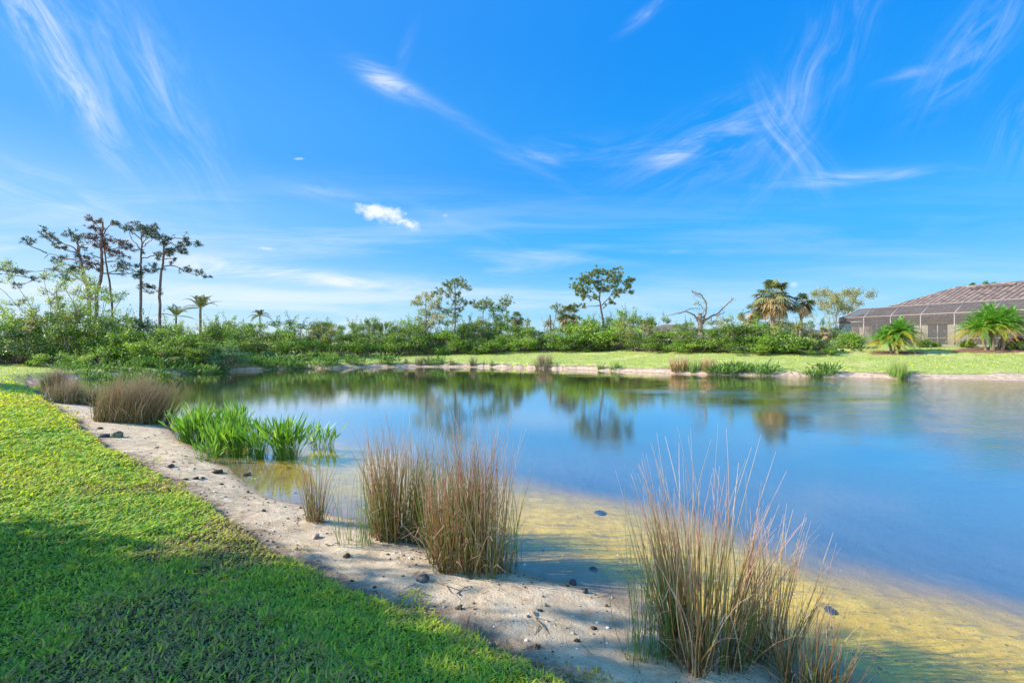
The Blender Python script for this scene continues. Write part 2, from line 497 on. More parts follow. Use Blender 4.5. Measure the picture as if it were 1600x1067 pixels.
MAT['leaf_dark'] = leaf_mat('dark_green_leaves', [(0, (.03, .06, .015)), (.6, (.07, .13, .03)), (1, (.16, .23, .05))], .25)
MAT['leaf_olive'] = leaf_mat('olive_leaves', [(0, (.12, .14, .04)), (.5, (.20, .23, .06)), (.85, (.32, .31, .11)), (1, (.44, .28, .15))], .3)
MAT['leaf_pale'] = leaf_mat('pale_green_leaves', [(0, (.16, .23, .07)), (.5, (.26, .36, .10)), (1, (.44, .48, .20))], .38)
MAT['leaf_blue'] = leaf_mat('blue_green_leaves', [(0, (.05, .11, .05)), (.6, (.09, .21, .08)), (1, (.18, .31, .10))], .3)
MAT['needle'] = leaf_mat('pine_needles', [(0, (.018, .035, .022)), (.6, (.04, .065, .03)), (1, (.09, .11, .04))], .15)
MAT['needle_red'] = leaf_mat('reddish_pine_needles', [(0, (.045, .025, .025)), (.6, (.10, .04, .035)), (1, (.16, .08, .05))], .15)
MAT['needle_green'] = leaf_mat('green_pine_needles', [(0, (.06, .10, .03)), (.6, (.15, .20, .06)), (1, (.26, .27, .10))], .2)
MAT['palm'] = leaf_mat('palm_fronds', [(0, (.05, .065, .025)), (.5, (.12, .14, .05)), (1, (.26, .25, .11))], .2,
                        hstops=[(0, (.38, .22, .12)), (.35, (.30, .25, .11)), (.55, (.16, .15, .06)), (1, (.09, .13, .04))], hmix=.6)
MAT['date_palm'] = leaf_mat('date_palm_fronds', [(0, (.07, .20, .02)), (.6, (.13, .30, .03)), (1, (.25, .36, .05))], .35,
                            hstops=[(0, (.62, .34, .05)), (.22, (.50, .42, .05)), (.5, (.14, .28, .03)), (1, (.10, .30, .04))], hmix=.65)
MAT['bark_pine'] = bark_mat('pine_bark', (.075, .05, .045), (.17, .115, .10))
MAT['bark_grey'] = bark_mat('grey_bark', (.13, .11, .085), (.30, .26, .21))
MAT['bark_dark'] = bark_mat('dark_bark', (.05, .04, .03), (.14, .11, .08))
MAT['bark_palm'] = bark_mat('palm_trunk', (.11, .08, .06), (.25, .20, .15), 10)
MAT['stone_dark'] = plain('dark_stone', (.035, .035, .04), .55, .5, .5, 14)
MAT['clod'] = plain('dark_clod', (.055, .038, .028), .9, .2, .5, 30)
MAT['stone_pink'] = plain('pinkish_stone', (.30, .20, .18), .8, .3, .4, 12)
MAT['stone_grey'] = plain('mossy_stone', (.17, .16, .10), .9, .2, .4, 16)
MAT['twig'] = plain('dry_twig', (.20, .14, .09), .8, .2, .4, 20)
MAT['stucco'] = plain('cream_stucco', (.60, .53, .42), .85, .2, .06, 3)
MAT['trim'] = plain('white_trim', (.62, .60, .56), .5, .4, .04, 5)
MAT['bronze'] = plain('bronze_frame', (.20, .17, .165), .45, .5, .08, 8)
MAT['gutter'] = plain('brown_gutter', (.11, .085, .075), .5, .4, .08, 8)
MAT['wood'] = MAT['bark_grey']

m, t = newmat('roof_tiles')
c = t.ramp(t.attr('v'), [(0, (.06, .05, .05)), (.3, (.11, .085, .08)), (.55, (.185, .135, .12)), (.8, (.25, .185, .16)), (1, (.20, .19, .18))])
tc = t.node('ShaderNodeTexCoord').outputs['Object']; n = t.noise(tc, 5, 5, .7)
finish(t, principled(t, t.mix(t.ss(n, .3, .7), t.mix(1, c, (.72, .7, .7), 'MULTIPLY'), c), .8, .25, bump(t, n, .3, .02))); MAT['tiles'] = m

m, t = newmat('window_glass')
finish(t, principled(t, (.035, .042, .045), .06, .8)); MAT['glass'] = m

m, t = newmat('insect_screen')     # fine dark mesh: half of the light goes through
tr = t.node('ShaderNodeBsdfTransparent'); df = t.node('ShaderNodeBsdfDiffuse'); df.inputs[0].default_value = (.09, .08, .085, 1)
mx = t.node('ShaderNodeMixShader'); mx.inputs[0].default_value = .55
t.l.new(tr.outputs[0], mx.inputs[1]); t.l.new(df.outputs[0], mx.inputs[2]); finish(t, mx.outputs[0]); MAT['screen'] = m

# ground: sand, lawn, pond bottom, mulch
m, t = newmat('ground')
P = t.node('ShaderNodeTexCoord').outputs['Object']
X, Y, Z = t.sep(P)
lawn, soil = t.attr('v'), t.attr('h')
n_big = t.noise(P, .8, 4, .6); n_mid = t.noise(P, 5, 5, .65); n_fine = t.noise(P, 60, 4, .7); n_peb = t.voro(P, 55)
sand = t.mix(t.ss(n_mid, .3, .7), (.37, .275, .18), (.54, .43, .30))
sand = t.mix(t.mul(t.ss(n_fine, .5, .75), .5), sand, (.30, .21, .15))
specks = t.mul(t.ss(t.voro(P, 24), .22, .08), t.ss(t.noise(P, 2.6, 3, .6), .40, .58))
sand = t.mix(t.mul(specks, .85), sand, (.09, .065, .05))
shell = t.ss(t.voro(t.scale(P, (1, 1.3, 1)), 14), .075, .045)
sand = t.mix(t.mul(shell, .8), sand, (.80, .76, .70))
# dirt and dead roots next to the turf
dirt_n = t.add(t.noise(P, 7, 5, .7), t.mul(t.noise(P, 1.1, 3, .5), .6))
sand = t.mix(t.ss(Y, 12, 20, 0.0, .75), sand, t.mix(t.ss(n_mid, .35, .65), (.26, .18, .13), (.44, .33, .25)))
near_edge = t.ss(t.add(lawn, t.mul(t.sub(dirt_n, .8), .7)), -.32, .03)
sand = t.mix(t.mul(near_edge, .9), sand, (.13, .09, .06))
wet = t.ss(Z, .055, .0)
sand = t.mix(t.mul(wet, .85), sand, t.mix(1, sand, (.62, .56, .46), 'MULTIPLY'))
# pond bottom: algae-yellow sand, brown film, then the deep water's scattered blue painted on as bottom colour
film = t.noise(t.scale(P, (.35, 1.6, 1)), 9, 5, .7, .6)
bed = t.mix(t.ss(n_mid, .35, .7), (.53, .345, .022), (.72, .485, .05))
bed = t.mix(t.mul(t.ss(film, .50, .66), .75), bed, (.20, .17, .06))
bed = t.mix(t.mul(t.ss(t.voro(P, 13), .20, .07), .85), bed, (.10, .075, .04))
bed = t.mix(t.mul(t.ss(t.voro(P, 9.5), .10, .05), .9), bed, (.85, .75, .50))
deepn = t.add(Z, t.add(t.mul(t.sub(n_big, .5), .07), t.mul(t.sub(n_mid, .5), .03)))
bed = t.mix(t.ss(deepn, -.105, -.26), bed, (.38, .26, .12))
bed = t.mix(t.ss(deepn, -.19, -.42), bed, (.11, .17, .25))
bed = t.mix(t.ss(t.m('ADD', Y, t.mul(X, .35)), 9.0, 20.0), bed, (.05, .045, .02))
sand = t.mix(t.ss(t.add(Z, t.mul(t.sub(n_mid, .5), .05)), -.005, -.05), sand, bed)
turf = t.mix(t.ss(t.noise(P, 3.0, 5, .6), .3, .7), (.17, .22, .05), (.29, .32, .09))
turf = t.mix(t.mul(t.ss(t.noise(t.scale(P, (1, .6, 1)), 18, 5, .75), .45, .7), .6), turf, (.36, .39, .12))
turf = t.mix(t.ss(t.noise(P, .35, 4, .6), .52, .72), turf, (.38, .36, .15))
# close by, the soil between the grass blades shows brown; farther off only turf is seen
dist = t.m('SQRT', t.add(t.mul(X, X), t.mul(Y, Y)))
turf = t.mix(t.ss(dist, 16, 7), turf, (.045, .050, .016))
edge = t.add(lawn, t.mul(t.sub(t.noise(P, 12, 4, .7), .5), .12))
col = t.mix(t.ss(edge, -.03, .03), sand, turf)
col = t.mix(soil, col, t.mix(t.ss(t.noise(P, 14, 5, .7), .35, .65), (.10, .045, .03), (.24, .12, .08)))
hgt = t.add(t.mul(n_fine, .35), t.add(n_mid, t.mul(t.ss(n_peb, .3, .1), .35)))
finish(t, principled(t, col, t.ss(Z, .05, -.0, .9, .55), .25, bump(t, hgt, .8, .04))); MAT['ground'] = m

# water: clear with a mirror that grows towards the horizon
m, t = newmat('pond_water')
P = t.node('ShaderNodeTexCoord').outputs['Object']
X, Y, Z = t.sep(P)
w1 = t.noise(t.scale(P, (.55, 1.5, 1)), 5.5, 3, .55, .4); w2 = t.noise(t.scale(P, (.7, 1.8, 1)), 17, 3, .6, .3); w3 = t.noise(t.scale(P, (.5, .9, 1)), 1.3, 2, .5, .3)
gust = t.ss(t.add(t.noise(t.scale(P, (.25, .6, 1)), .5, 3, .6), t.add(t.mul(X, .034), t.mul(Y, -.004))), .58, 1.05, .03, .6)
hgt = t.add(t.mul(t.add(t.mul(w3, .5), t.mul(w1, .75)), gust), t.mul(w2, t.add(.012, t.mul(gust, .24))))
b = t.node('ShaderNodeBump'); b.inputs['Distance'].default_value = .10; b.inputs['Strength'].default_value = .30; t.l.new(hgt, b.inputs['Height'])
nrm = b.outputs[0]
gm = t.node('ShaderNodeNewGeometry'); dp = t.node('ShaderNodeVectorMath', operation='DOT_PRODUCT')
t.l.new(gm.outputs['Incoming'], dp.inputs[0]); t.l.new(nrm, dp.inputs[1])
cs_ = t.m('ABSOLUTE', dp.outputs['Value'])
fac = t.m('MINIMUM', t.add(.022, t.m('MULTIPLY', t.m('POWER', t.m('MAXIMUM', t.sub(1.0, cs_), 0.0), 4.6), 2.0)), .93)
gl = t.node('ShaderNodeBsdfGlossy'); gl.inputs['Roughness'].default_value = .0; gl.inputs[0].default_value = (1, .94, .93, 1); t.l.new(nrm, gl.inputs['Normal'])
tr = t.node('ShaderNodeBsdfTransparent'); tr.inputs[0].default_value = (.95, .94, .88, 1)
mx = t.node('ShaderNodeMixShader'); t.l.new(fac, mx.inputs[0]); t.l.new(tr.outputs[0], mx.inputs[1]); t.l.new(gl.outputs[0], mx.inputs[2])
finish(t, mx.outputs[0]); MAT['water'] = m


# ------------------------------------------------------------------ ground sheet and water
def axis(lo, hi, fine, c0, c1, grow=1.045, cap=14):
    r = list(np.arange(c0, c1 + fine / 2, fine)); st = fine
    x = r[-1]
    while x < hi: st = min(st * grow, cap if x > 60 else .45); x += st; r.append(x)
    x = r[0]; l = []; st = fine
    while x > lo: st = min(st * grow, cap if x < -60 else .45); x -= st; l.append(x)
    return np.array(l[::-1] + r)


gx = axis(-600, 600, .04, -6.5, 4.2, 1.03, 25); gy = axis(-60, 900, .04, 1.6, 9.5, 1.03, 25)
GX, GY = np.meshgrid(gx, gy)
gz, gs, gl_ = fields(GX, GY)
nx, ny = len(gx), len(gy)
idx = np.arange(nx * ny).reshape(ny, nx)
quads = np.stack([idx[:-1, :-1], idx[:-1, 1:], idx[1:, 1:], idx[1:, :-1]], -1).reshape(-1, 4)
PALM1 = ground(1398, 552); PALM2 = ground(1552, 547)
soil = np.zeros_like(GX)
for (c, a, b_) in ((PALM1, 1.7, 1.2), (PALM2, 2.6, 1.4)):
    rr = np.sqrt(((GX - c[0]) / a) ** 2 + ((GY - c[1]) / b_) ** 2) + .12 * wob(GX, GY, 3)
    soil = np.maximum(soil, 1 - sst(rr, .9, 1.05))
mb = MB(); mb.add(np.stack([GX, GY, gz], -1), quads, v=gl_.ravel(), h=soil.ravel())
tag(mb.build('ground', MAT['ground'], smooth=True), kind='structure')
wx_, wy_ = np.linspace(-30, 46, 77), np.linspace(-9, 38, 48)
WX, WY = np.meshgrid(wx_, wy_); idx = np.arange(WX.size).reshape(WX.shape)
q = np.stack([idx[:-1, :-1], idx[:-1, 1:], idx[1:, 1:], idx[1:, :-1]], -1).reshape(-1, 4)
cz, cs, _ = fields(WX, WY)
keep = (cs.ravel()[q].min(1) < .6)
mb = MB(); mb.add(np.stack([WX, WY, 0 * WX], -1), q[keep]); tag(mb.build('pond_water', MAT['water'], smooth=True), kind='structure')


# ------------------------------------------------------------------ lawn blades (nobody could count them)
def blades(rg, P, size, wide, v, up=.6, segs=2):
    """P (N,3) feet; each blade is a bent strip"""
    N = len(P); th = rg.uniform(0, 2 * pi, N); d = np.stack([np.cos(th), np.sin(th), 0 * th], 1)
    sd = np.stack([-np.sin(th), np.cos(th), 0 * th], 1)
    # twist some blades so that they face all ways
    lean = rg.uniform(.25, 1.15, N)[:, None]
    L = size[:, None]; W = wide[:, None] * .5
    p1 = P + (d * lean * .30 + np.array([0, 0, up])) * L * .55
    p2 = P + (d * lean * .95 + np.array([0, 0, up * rg.uniform(.5, 1.1, N)[:, None].mean()])) * L
    p2[:, 2] = P[:, 2] + (up * size * rg.uniform(.45, 1.25, N))
    V = np.stack([P - sd * W * .7, P + sd * W * .7, p1 + sd * W, p1 - sd * W, p2], 1).reshape(-1, 3)
    b = np.arange(N)[:, None] * 5
    q = b + np.array([[0, 1, 2, 3]]); tr = b + np.array([[3, 2, 4]])
    return V, q, tr, np.repeat(v, 5)


def lawn():
    rg = np.random.default_rng(11)
    R0 = 3.6; rho0 = 12000
    mb = MB()
    # sample in polar space so that density falls with distance
    N = 1300000
    r = np.exp(rg.uniform(np.log(1.7), np.log(46), N)); th = rg.uniform(-.93, .93, N)
    X = r * np.sin(th) ; Y = r * np.cos(th)
    # density of this sampling: N / (ln range * angle) / r^2
    dens = N / (np.log(46 / 1.7) * 1.86) / r ** 2
    want = np.where(r < R0, rho0, rho0 * (R0 / r) ** 1.75) * (1 - .85 * sst(r, 13, 26))
    keep = rg.uniform(0, 1, N) < want / dens
    X, Y, r = X[keep], Y[keep], r[keep]
    z, s, l = fields(X, Y)
    edgep = sst(l, -.06, .10) + .10 * (l > -.35) * (wob(X, Y, 4) > .55)
    patch = wob(X + 31, Y - 7, 1.25) + .35 * wob(Y, X, 3.5)
    ok = (rg.uniform(0, 1, len(X)) < edgep * np.where((r < 9) & (patch < -.45), .5, 1)) & (s > .12)
    for c, a, b_ in ((PALM1, 1.5, 1.1), (PALM2, 2.4, 1.25)):
        ok &= ((X - c[0]) / a) ** 2 + ((Y - c[1]) / b_) ** 2 > 1
    X, Y, r, z, l, patch = X[ok], Y[ok], r[ok], z[ok], l[ok], patch[ok]
    sc = np.clip(r / 5.5, 1, 2.6) ** .75
    tuft = .5 + .5 * np.sin(wob(X * 3.1, Y * 3.1, 2.2) * 3)
    size = (.034 + .030 * tuft) * rg.uniform(.55, 1.35, len(X)) * sc
    wide = .0108 * rg.uniform(.6, 1.35, len(X)) * np.clip(r / 4.5, 1, 4.2)
    v = np.clip(.34 + .17 * rg.normal(0, 1, len(X)) + .13 * wob(X, Y, .8) + .10 * np.clip(-patch, 0, 1.5) + .16 * sst(-l, -.35, 0) + .12 * sst(r, 9, 24), 0, .99)
    dead = rg.uniform(0, 1, len(X)) < (.09 + .62 * sst(-patch, .0, .7) * (r < 9) + .35 * sst(-l, -.22, .02))
    v = np.where(dead, rg.uniform(.84, 1.0, len(X)), v)
    V, q, tr, vv = blades(rg, np.stack([X, Y, z - .004], 1), size, wide, v, up=.50)
    mb.add(V, q, tr, v=vv)
    print('lawn blades', len(X))
    tag(mb.build('lawn_grass', MAT['grass']), 'short broad-bladed lawn grass around the pond', 'grass', kind='stuff')


lawn()
# ------------------------------------------------------------------ rushes and water plants
def stems_mesh(mb, rg, foot, lean, hgt, r0, v, segs=5, kink=.12, hbase=0.0, sides=3, droop=.0):
    """many thin tapering stems at once; foot (N,3), lean (N,2) is how far the tip stands off per metre of height"""
    N = len(foot); t = np.linspace(0, 1, segs + 1)
    side = rg.normal(0, kink * .35, (N, 2))
    th = np.arange(sides) * 2 * pi / sides
    V = np.empty((N, segs + 1, sides, 3)); hh = np.empty((N, segs + 1, sides))
    for i, ti in enumerate(t):
        b = np.sin(ti * pi) * side + lean * (ti * .55 + .45 * ti ** 2.2)
        r = r0 * (1 - ti ** 1.6 * .82)
        zz = ti * hgt - droop * (ti ** 4) * hgt
        for k in range(sides):
            V[:, i, k, 0] = foot[:, 0] + b[:, 0] * hgt + r * cos(th[k])
            V[:, i, k, 1] = foot[:, 1] + b[:, 1] * hgt + r * sin(th[k])
            V[:, i, k, 2] = foot[:, 2] + zz
        hh[:, i] = ti
    ns = (segs + 1) * sides
    q = np.array([(i * sides + k, i * sides + (k + 1) % sides, (i + 1) * sides + (k + 1) % sides, (i + 1) * sides + k)
                  for i in range(segs) for k in range(sides)])
    q = (np.arange(N)[:, None, None] * ns + q[None]).reshape(-1, 4)
    mb.add(V.reshape(-1, 3), q, v=np.repeat(v, ns), h=hh.ravel())


def rush(label, px, py, wid, h, n, seed, mat='reed', depth=None, lean=(0, 0), spread=.28, r=.0030, group='rush clumps around the pond',
         skirt=True, core=.5, cat='rush clump', under=False, dead=.10, far=False):
    """a clump of rushes: px,py is the middle of its foot, wid the width of the foot in metres"""
    rg = np.random.default_rng(seed)
    c = ground(px, py, under)
    depth = depth or wid * .7
    root = thing('rush_clump', tuple(c), label, cat, group)
    a = rg.uniform(0, 2 * pi, n); rr = rg.uniform(0, 1, n) ** core
    fx = np.cos(a) * rr * wid / 2; fy = np.sin(a) * rr * depth / 2
    # stems come up in tight bunches
    nb = max(3, int(wid * 14)); bx = rg.uniform(-.5, .5, nb) * wid * .9; by = rg.uniform(-.5, .5, nb) * depth * .9
    pick = rg.integers(0, nb, n); bunch = rg.uniform(0, 1, n) < .6
    fx = np.where(bunch, bx[pick] + rg.normal(0, .03 + wid * .02, n), fx); fy = np.where(bunch, by[pick] + rg.normal(0, .03, n), fy)
    zz = fields(c[0] + fx, c[1] + fy)[0] - c[2] - .02
    ln = np.stack([fx / wid * 2, fy / depth * 2], 1) * spread * rg.uniform(.3, 1.25, (n, 1)) + rg.normal(0, .09, (n, 2)) + np.array(lean)
    rn = np.sqrt((fx / wid * 2) ** 2 + (fy / depth * 2) ** 2)
    hh = h * np.clip(rg.beta(4.5, 2.0, n) * 1.25, .25, 1.12) * (1 - .32 * np.clip(rn, 0, 1.2) ** 2)
    v = np.clip(rg.uniform(0, 1, n) * .8 + .2 * rg.uniform(0, 1, nb)[pick], 0, .999)
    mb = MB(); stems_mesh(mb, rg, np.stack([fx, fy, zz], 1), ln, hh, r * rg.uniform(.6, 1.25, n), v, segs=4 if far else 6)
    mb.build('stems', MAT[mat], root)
    if skirt:
        k = int(n * (.30 if far else .6))
        mb = MB(); j = rg.integers(0, n, k)
        ang = rg.uniform(0, 2 * pi, k); ll = np.stack([np.cos(ang), np.sin(ang)], 1) * rg.uniform(.25, 1.3, (k, 1))
        stems_mesh(mb, rg, np.stack([fx[j], fy[j], zz[j]], 1), ll, h * rg.uniform(.06, .34, k), r * rg.uniform(.6, 1.0, k),
                   rg.uniform(.45, 1, k), segs=3, droop=.25)
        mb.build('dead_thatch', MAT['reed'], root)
    kd = int(n * dead)
    if kd and not far:
        mb = MB(); j = rg.integers(0, n, kd); ang = rg.uniform(0, 2 * pi, kd)
        ll = np.stack([np.cos(ang), np.sin(ang)], 1) * rg.uniform(.35, .9, (kd, 1))
        stems_mesh(mb, rg, np.stack([fx[j], fy[j], zz[j]], 1), ll, h * rg.uniform(.35, .75, kd), r * rg.uniform(.7, 1.1, kd), rg.uniform(.7, 1, kd), segs=6, droop=.35)
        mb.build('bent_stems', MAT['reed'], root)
    return root


# the four that stand along the near shore, and their outliers
rush('tallest clump of brown and green rushes, standing in the shallows near the sandy bank', 1098, 1035, .46, 1.36, 215, 121, spread=.34, r=.0048, lean=(.03, 0), core=.8)
rush('thin green rushes fringing the landward side of the tallest rush clump', 1012, 1030, .30, 1.02, 60, 22, 'reed_green', spread=.12, r=.0028, skirt=False)
rush('rust-tinged rushes behind the tallest clump, leaning towards open water', 1196, 1020, .36, .98, 110, 123, spread=.30, r=.0042, lean=(.07, 0))
rush('short reddish rushes cut by the bottom edge of the photo', 1268, 1085, .34, .62, 110, 24, spread=.26, r=.0034, lean=(.04, 0))
rush('rush clump with rusty red stems and a purple-grey rock at its foot', 622, 842, .60, 1.28, 300, 25, spread=.26, r=.0048, core=.7)
rush('dense dark-footed rush clump at the water line beside the yellow shallows', 738, 888, .76, 1.34, 380, 26, spread=.20, r=.0049, core=.7)
rush('olive rushes filling the gap behind the two big near-shore clumps', 690, 852, .55, 1.18, 180, 27, 'reed_green', spread=.16, r=.0043)
rush('sparse fine rushes scattered on sand left of the rusty red clump', 553, 850, .34, .95, 46, 28, 'reed_green', spread=.16, r=.0026, skirt=False)
rush('small lone tuft of pale rushes on dry sand', 493, 815, .22, .92, 95, 29, spread=.34, r=.0032)
rush('few tall green rushes standing in yellow shallows beside the dense clump', 805, 880, .22, .95, 16, 30, 'reed_green', spread=.15, r=.003, skirt=False, under=True)
# far left bank
rush('broad grey-brown rush thicket with feathery tips leaning over the pond', 196, 658, 1.35, 1.22, 1150, 31, 'reed_dry', depth=1.1, spread=.14, r=.0068, lean=(.30, 0), core=.5)
rush('right flank of the grey-brown rush thicket, bending over the water', 240, 660, .7, 1.15, 330, 131, 'reed_dry', depth=1.0, spread=.16, r=.0068, lean=(.55, 0))
rush('low purple-grey rush clump between the bare bank and the broad thicket', 108, 630, 1.15, .80, 560, 32, 'reed_dry', depth=1.2, spread=.30, r=.0075, lean=(.08, 0))
rush('dark round rush tuft farthest along the curved left bank', 86, 602, .75, .95, 420, 33, 'reed_dry', spread=.42, r=.008)
# across the water
FARG = 'rush tufts on the far bank'
for i, (px, py, wd, h, n, mat, lab) in enumerate([
    (1062, 580, 1.1, 1.05, 420, 'reed', 'big reddish rush clump on the far bank below the dead snag'),
    (1088, 580, .8, .85, 200, 'reed_green', 'green rushes touching the big reddish far-bank clump'),
    (1108, 579, .9, .9, 260, 'reed', 'brown-green rush clump between the reddish clump and the leafy water plants'),
    (1405, 590, 1.0, .95, 380, 'reed_green', 'lone green rush tuft at the water edge below the left date palm'),
    (849, 574, 1.2, .95, 360, 'reed_dry', 'dark splayed rush tuft on the far bank below the fan palm'),
    (740, 572, .45, .85, 150, 'reed_dry', 'narrow dark rush tuft below the slender round-topped pine'),
    (655, 570, .55, .8, 180, 'reed_dry', 'blackish rush tuft left of its twin on the far bank'),
    (668, 570, .45, .7, 150, 'reed_dry', 'blackish rush tuft right of its twin on the far bank'),
    (705, 572, .3, .6, 90, 'reed', 'small brown rush tuft beside the bright weed on the far bank'),
    (768, 573, .3, .45, 80, 'reed_green', 'tiny green rush tuft midway along the far sand strip'),
    (938, 577, .5, .5, 120, 'reed_green', 'low green rush tuft on sand below the spreading pine'),
    (960, 578, .6, .55, 140, 'reed_green', 'low green rush tuft right of the spreading pine reflection'),
    (635, 568, .5, .45, 110, 'reed', 'short tan rush tuft near the far-bank weeds')]):
    rush(lab, px, py, wd, h, int(n * .5), 200 + i, mat, spread=.45, r=.015, group=FARG, far=True, skirt=False, dead=0)


def leafy(label, px, py, wid, dep, h, n, seed, group='leafy water plants along the shore', far=False, sc=1.0, spread=.35, under=True):
    """lance-leaved water plants: a stalk each and a blade on top"""
    rg = np.random.default_rng(seed); c = ground(px, py, under)
    root = thing('water_plant', tuple(c), label, 'water plant', group)
    fx = rg.uniform(-.5, .5, n) * wid; fy = rg.uniform(-.5, .5, n) * dep
    nb = max(4, int(wid * (16 if far else 9) / sc)); bx = (np.linspace(-.5, .5, nb) + rg.uniform(-.6, .6, nb) / nb) * wid; by = rg.uniform(-.5, .5, nb) * dep * np.sqrt(np.clip(1 - (bx / wid * 2) ** 2, .1, 1)); pk = rg.integers(0, nb, n)
    ox = rg.normal(0, (.09 if far else .045) * sc, n); oy = rg.normal(0, .045 * sc, n)
    fx = bx[pk] + ox; fy = by[pk] + oy
    zz = fields(c[0] + fx, c[1] + fy)[0] - c[2] - .02
    ln = np.stack([ox, oy], 1) / (.06 * sc) * spread * rg.uniform(.4, 1.2, (n, 1)) + rg.normal(0, .06, (n, 2))
    bh = rg.uniform(.6, 1.05, nb)[pk]
    hh = h * rg.uniform(.45, 1.0, n) * bh
    v = rg.beta(2, 2.2, n)
    mb = MB(); stems_mesh(mb, rg, np.stack([fx, fy, zz], 1), ln * .8, hh * .8, .004 * sc * rg.uniform(.7, 1.2, n), v, segs=3)
    mb.build('stalks', MAT['lily_far' if far else 'lily'], root)
    # blades: folded lance shapes
    tip = np.stack([fx + ln[:, 0] * .8 * hh * .8, fy + ln[:, 1] * .8 * hh * .8, zz + hh * .8], 1)
    d = np.stack([ln[:, 0] * 1.25, ln[:, 1] * 1.25, np.ones(n)], 1) + rg.normal(0, .16, (n, 3)); d /= np.linalg.norm(d, axis=1)[:, None]
    L = (hh * .42 + .05 * sc)[:, None]; W = (.0145 * sc * rg.uniform(.6, 1.3, n))[:, None]
    a = rg.uniform(0, 2 * pi, n); sd = np.stack([np.cos(a), np.sin(a), 0 * a], 1); sd = np.cross(d, sd); sd /= np.linalg.norm(sd, axis=1)[:, None]
    fo = np.cross(sd, d) * W * .35
    p0 = tip - d * L * .15; p1 = tip + d * L * .35; p2 = tip + d * L * .7; p3 = tip + d * L
    V = np.stack([p0, p1 + sd * W + fo, p1, p1 - sd * W + fo, p2 + sd * W * .7 + fo * .6, p2, p2 - sd * W * .7 + fo * .6, p3], 1).reshape(-1, 3)
    b = np.arange(n)[:, None] * 8
    q = np.concatenate([b + np.array([[2, 1, 4, 5]]), b + np.array([[3, 2, 5, 6]])]); tr = np.concatenate([b + np.array([[0, 1, 2]]), b + np.array([[0, 2, 3]]), b + np.array([[5, 4, 7]]), b + np.array([[6, 5, 7]])])
    mb = MB(); mb.add(V, q, tr, v=np.repeat(v, 8)); mb.build('leaf_blades', MAT['lily_far' if far else 'lily'], root)
    return root


leafy('large bed of bright green lance-leaved water plants at the edge of wet sand', 330, 690, 1.15, .8, .70, 900, 41)
leafy('low front tongue of the large water plant bed, reaching onto the sand', 366, 712, .62, .36, .60, 320, 141)
leafy('back row of the large water plant bed, standing in open water', 345, 668, 1.1, .7, .66, 240, 142)
leafy('rounded bright green water plant with fanned leaves and dark foot in the water', 436, 717, .50, .36, .78, 420, 42, spread=.5)
leafy('loose water plant with seed stalks, rightmost of the near green ones', 504, 703, .36, .30, .62, 90, 43, spread=.5)
leafy('single small sprout of lance leaves on the sand before the large bed', 322, 720, .16, .14, .42, 42, 44, spread=.6)
for i, (px, py, wd, dp, h, n, lab) in enumerate([
    (175, 583, 7.0, 2.8, .50, 850, 'long band of green leafy plants behind the rush thicket on the left bank'),
    (175, 594, 3.6, 1.2, .45, 380, 'near strip of leafy plants directly behind the feathery rush tips'),
    (275, 583, 4.6, 1.4, .75, 650, 'green leafy plants at the water below the leaning shrubs'),
    (338, 580, 1.2, .8, .6, 160, 'small leafy patch beside the dark sand ledge'),
    (412, 576, 1.6, .9, .9, 240, 'upright leafy clump at the left end of the long weed bed'),
    (456, 575, 3.2, 1.1, .85, 480, 'long bright weed bed on the far left bank'),
    (513, 572, 1.1, .7, .75, 170, 'leafy clump just right of the long weed bed'),
    (553, 570, 1.2, .7, .75, 180, 'leafy clump midway between weed bed and far lawn start'),
    (604, 570, 1.0, .8, 1.0, 190, 'tall leafy clump at the left end of the far lawn'),
    (682, 571, .95, .7, .75, 160, 'bright leafy clump right of the twin dark rush tufts'),
    (1144, 584, 2.3, .8, .75, 420, 'long row of broad-leaved water plants right of the far rush clumps'),
    (1197, 585, .9, .6, .7, 180, 'separate leafy clump on the far waterline before the sabal palms'),
    (1284, 588, 1.5, .6, .62, 280, 'wide low leafy clump on the far waterline before the hedge bush')]):
    leafy(lab, px, py, wd * .88, dp, h * .8, n, 60 + i, 'leafy clumps on the far bank', sc=2.2, spread=.45, far=True)


# ------------------------------------------------------------------ stones, clods and twigs on the sand
ICO = ico(2); ICO3 = ico(3)


def rock(name, label, cat, px, py, size, seed, mat, group=None, flat=.6, lumpy=.3, sink=.3, under=True):
    rg = np.random.default_rng(seed); V, F = ICO3
    V = V.copy(); k = rg.normal(0, 1, (7, 3)) * np.array([1, 1.6, 1.6, 2.5, 2.5, 4.5, 7])[:, None]; ph = rg.uniform(0, 6.3, 7)
    a = np.array([1, .8, .7, .5, .5, .45, .3])
    if mat == 'clod': k = k * 1.9; lumpy = .6; V = V * (1 + .05 * rg.normal(0, 1, (len(V), 1)))
    d = sum(a[i] * np.sin(V @ k[i] + ph[i]) for i in range(7)) / 2.2
    V = V * (1 + lumpy * d)[:, None] * np.array([size, size * rg.uniform(.65, .95), size * flat])
    c = ground(px, py, under)
    mb = MB(); mb.add(V + np.array([0, 0, size * flat * (1 - 2 * sink) * .8]), None, F)
    o = mb.build(name, MAT[mat], loc=tuple(c)); o.rotation_euler = (0, 0, rg.uniform(0, 6))
    return tag(o, label, cat, group)


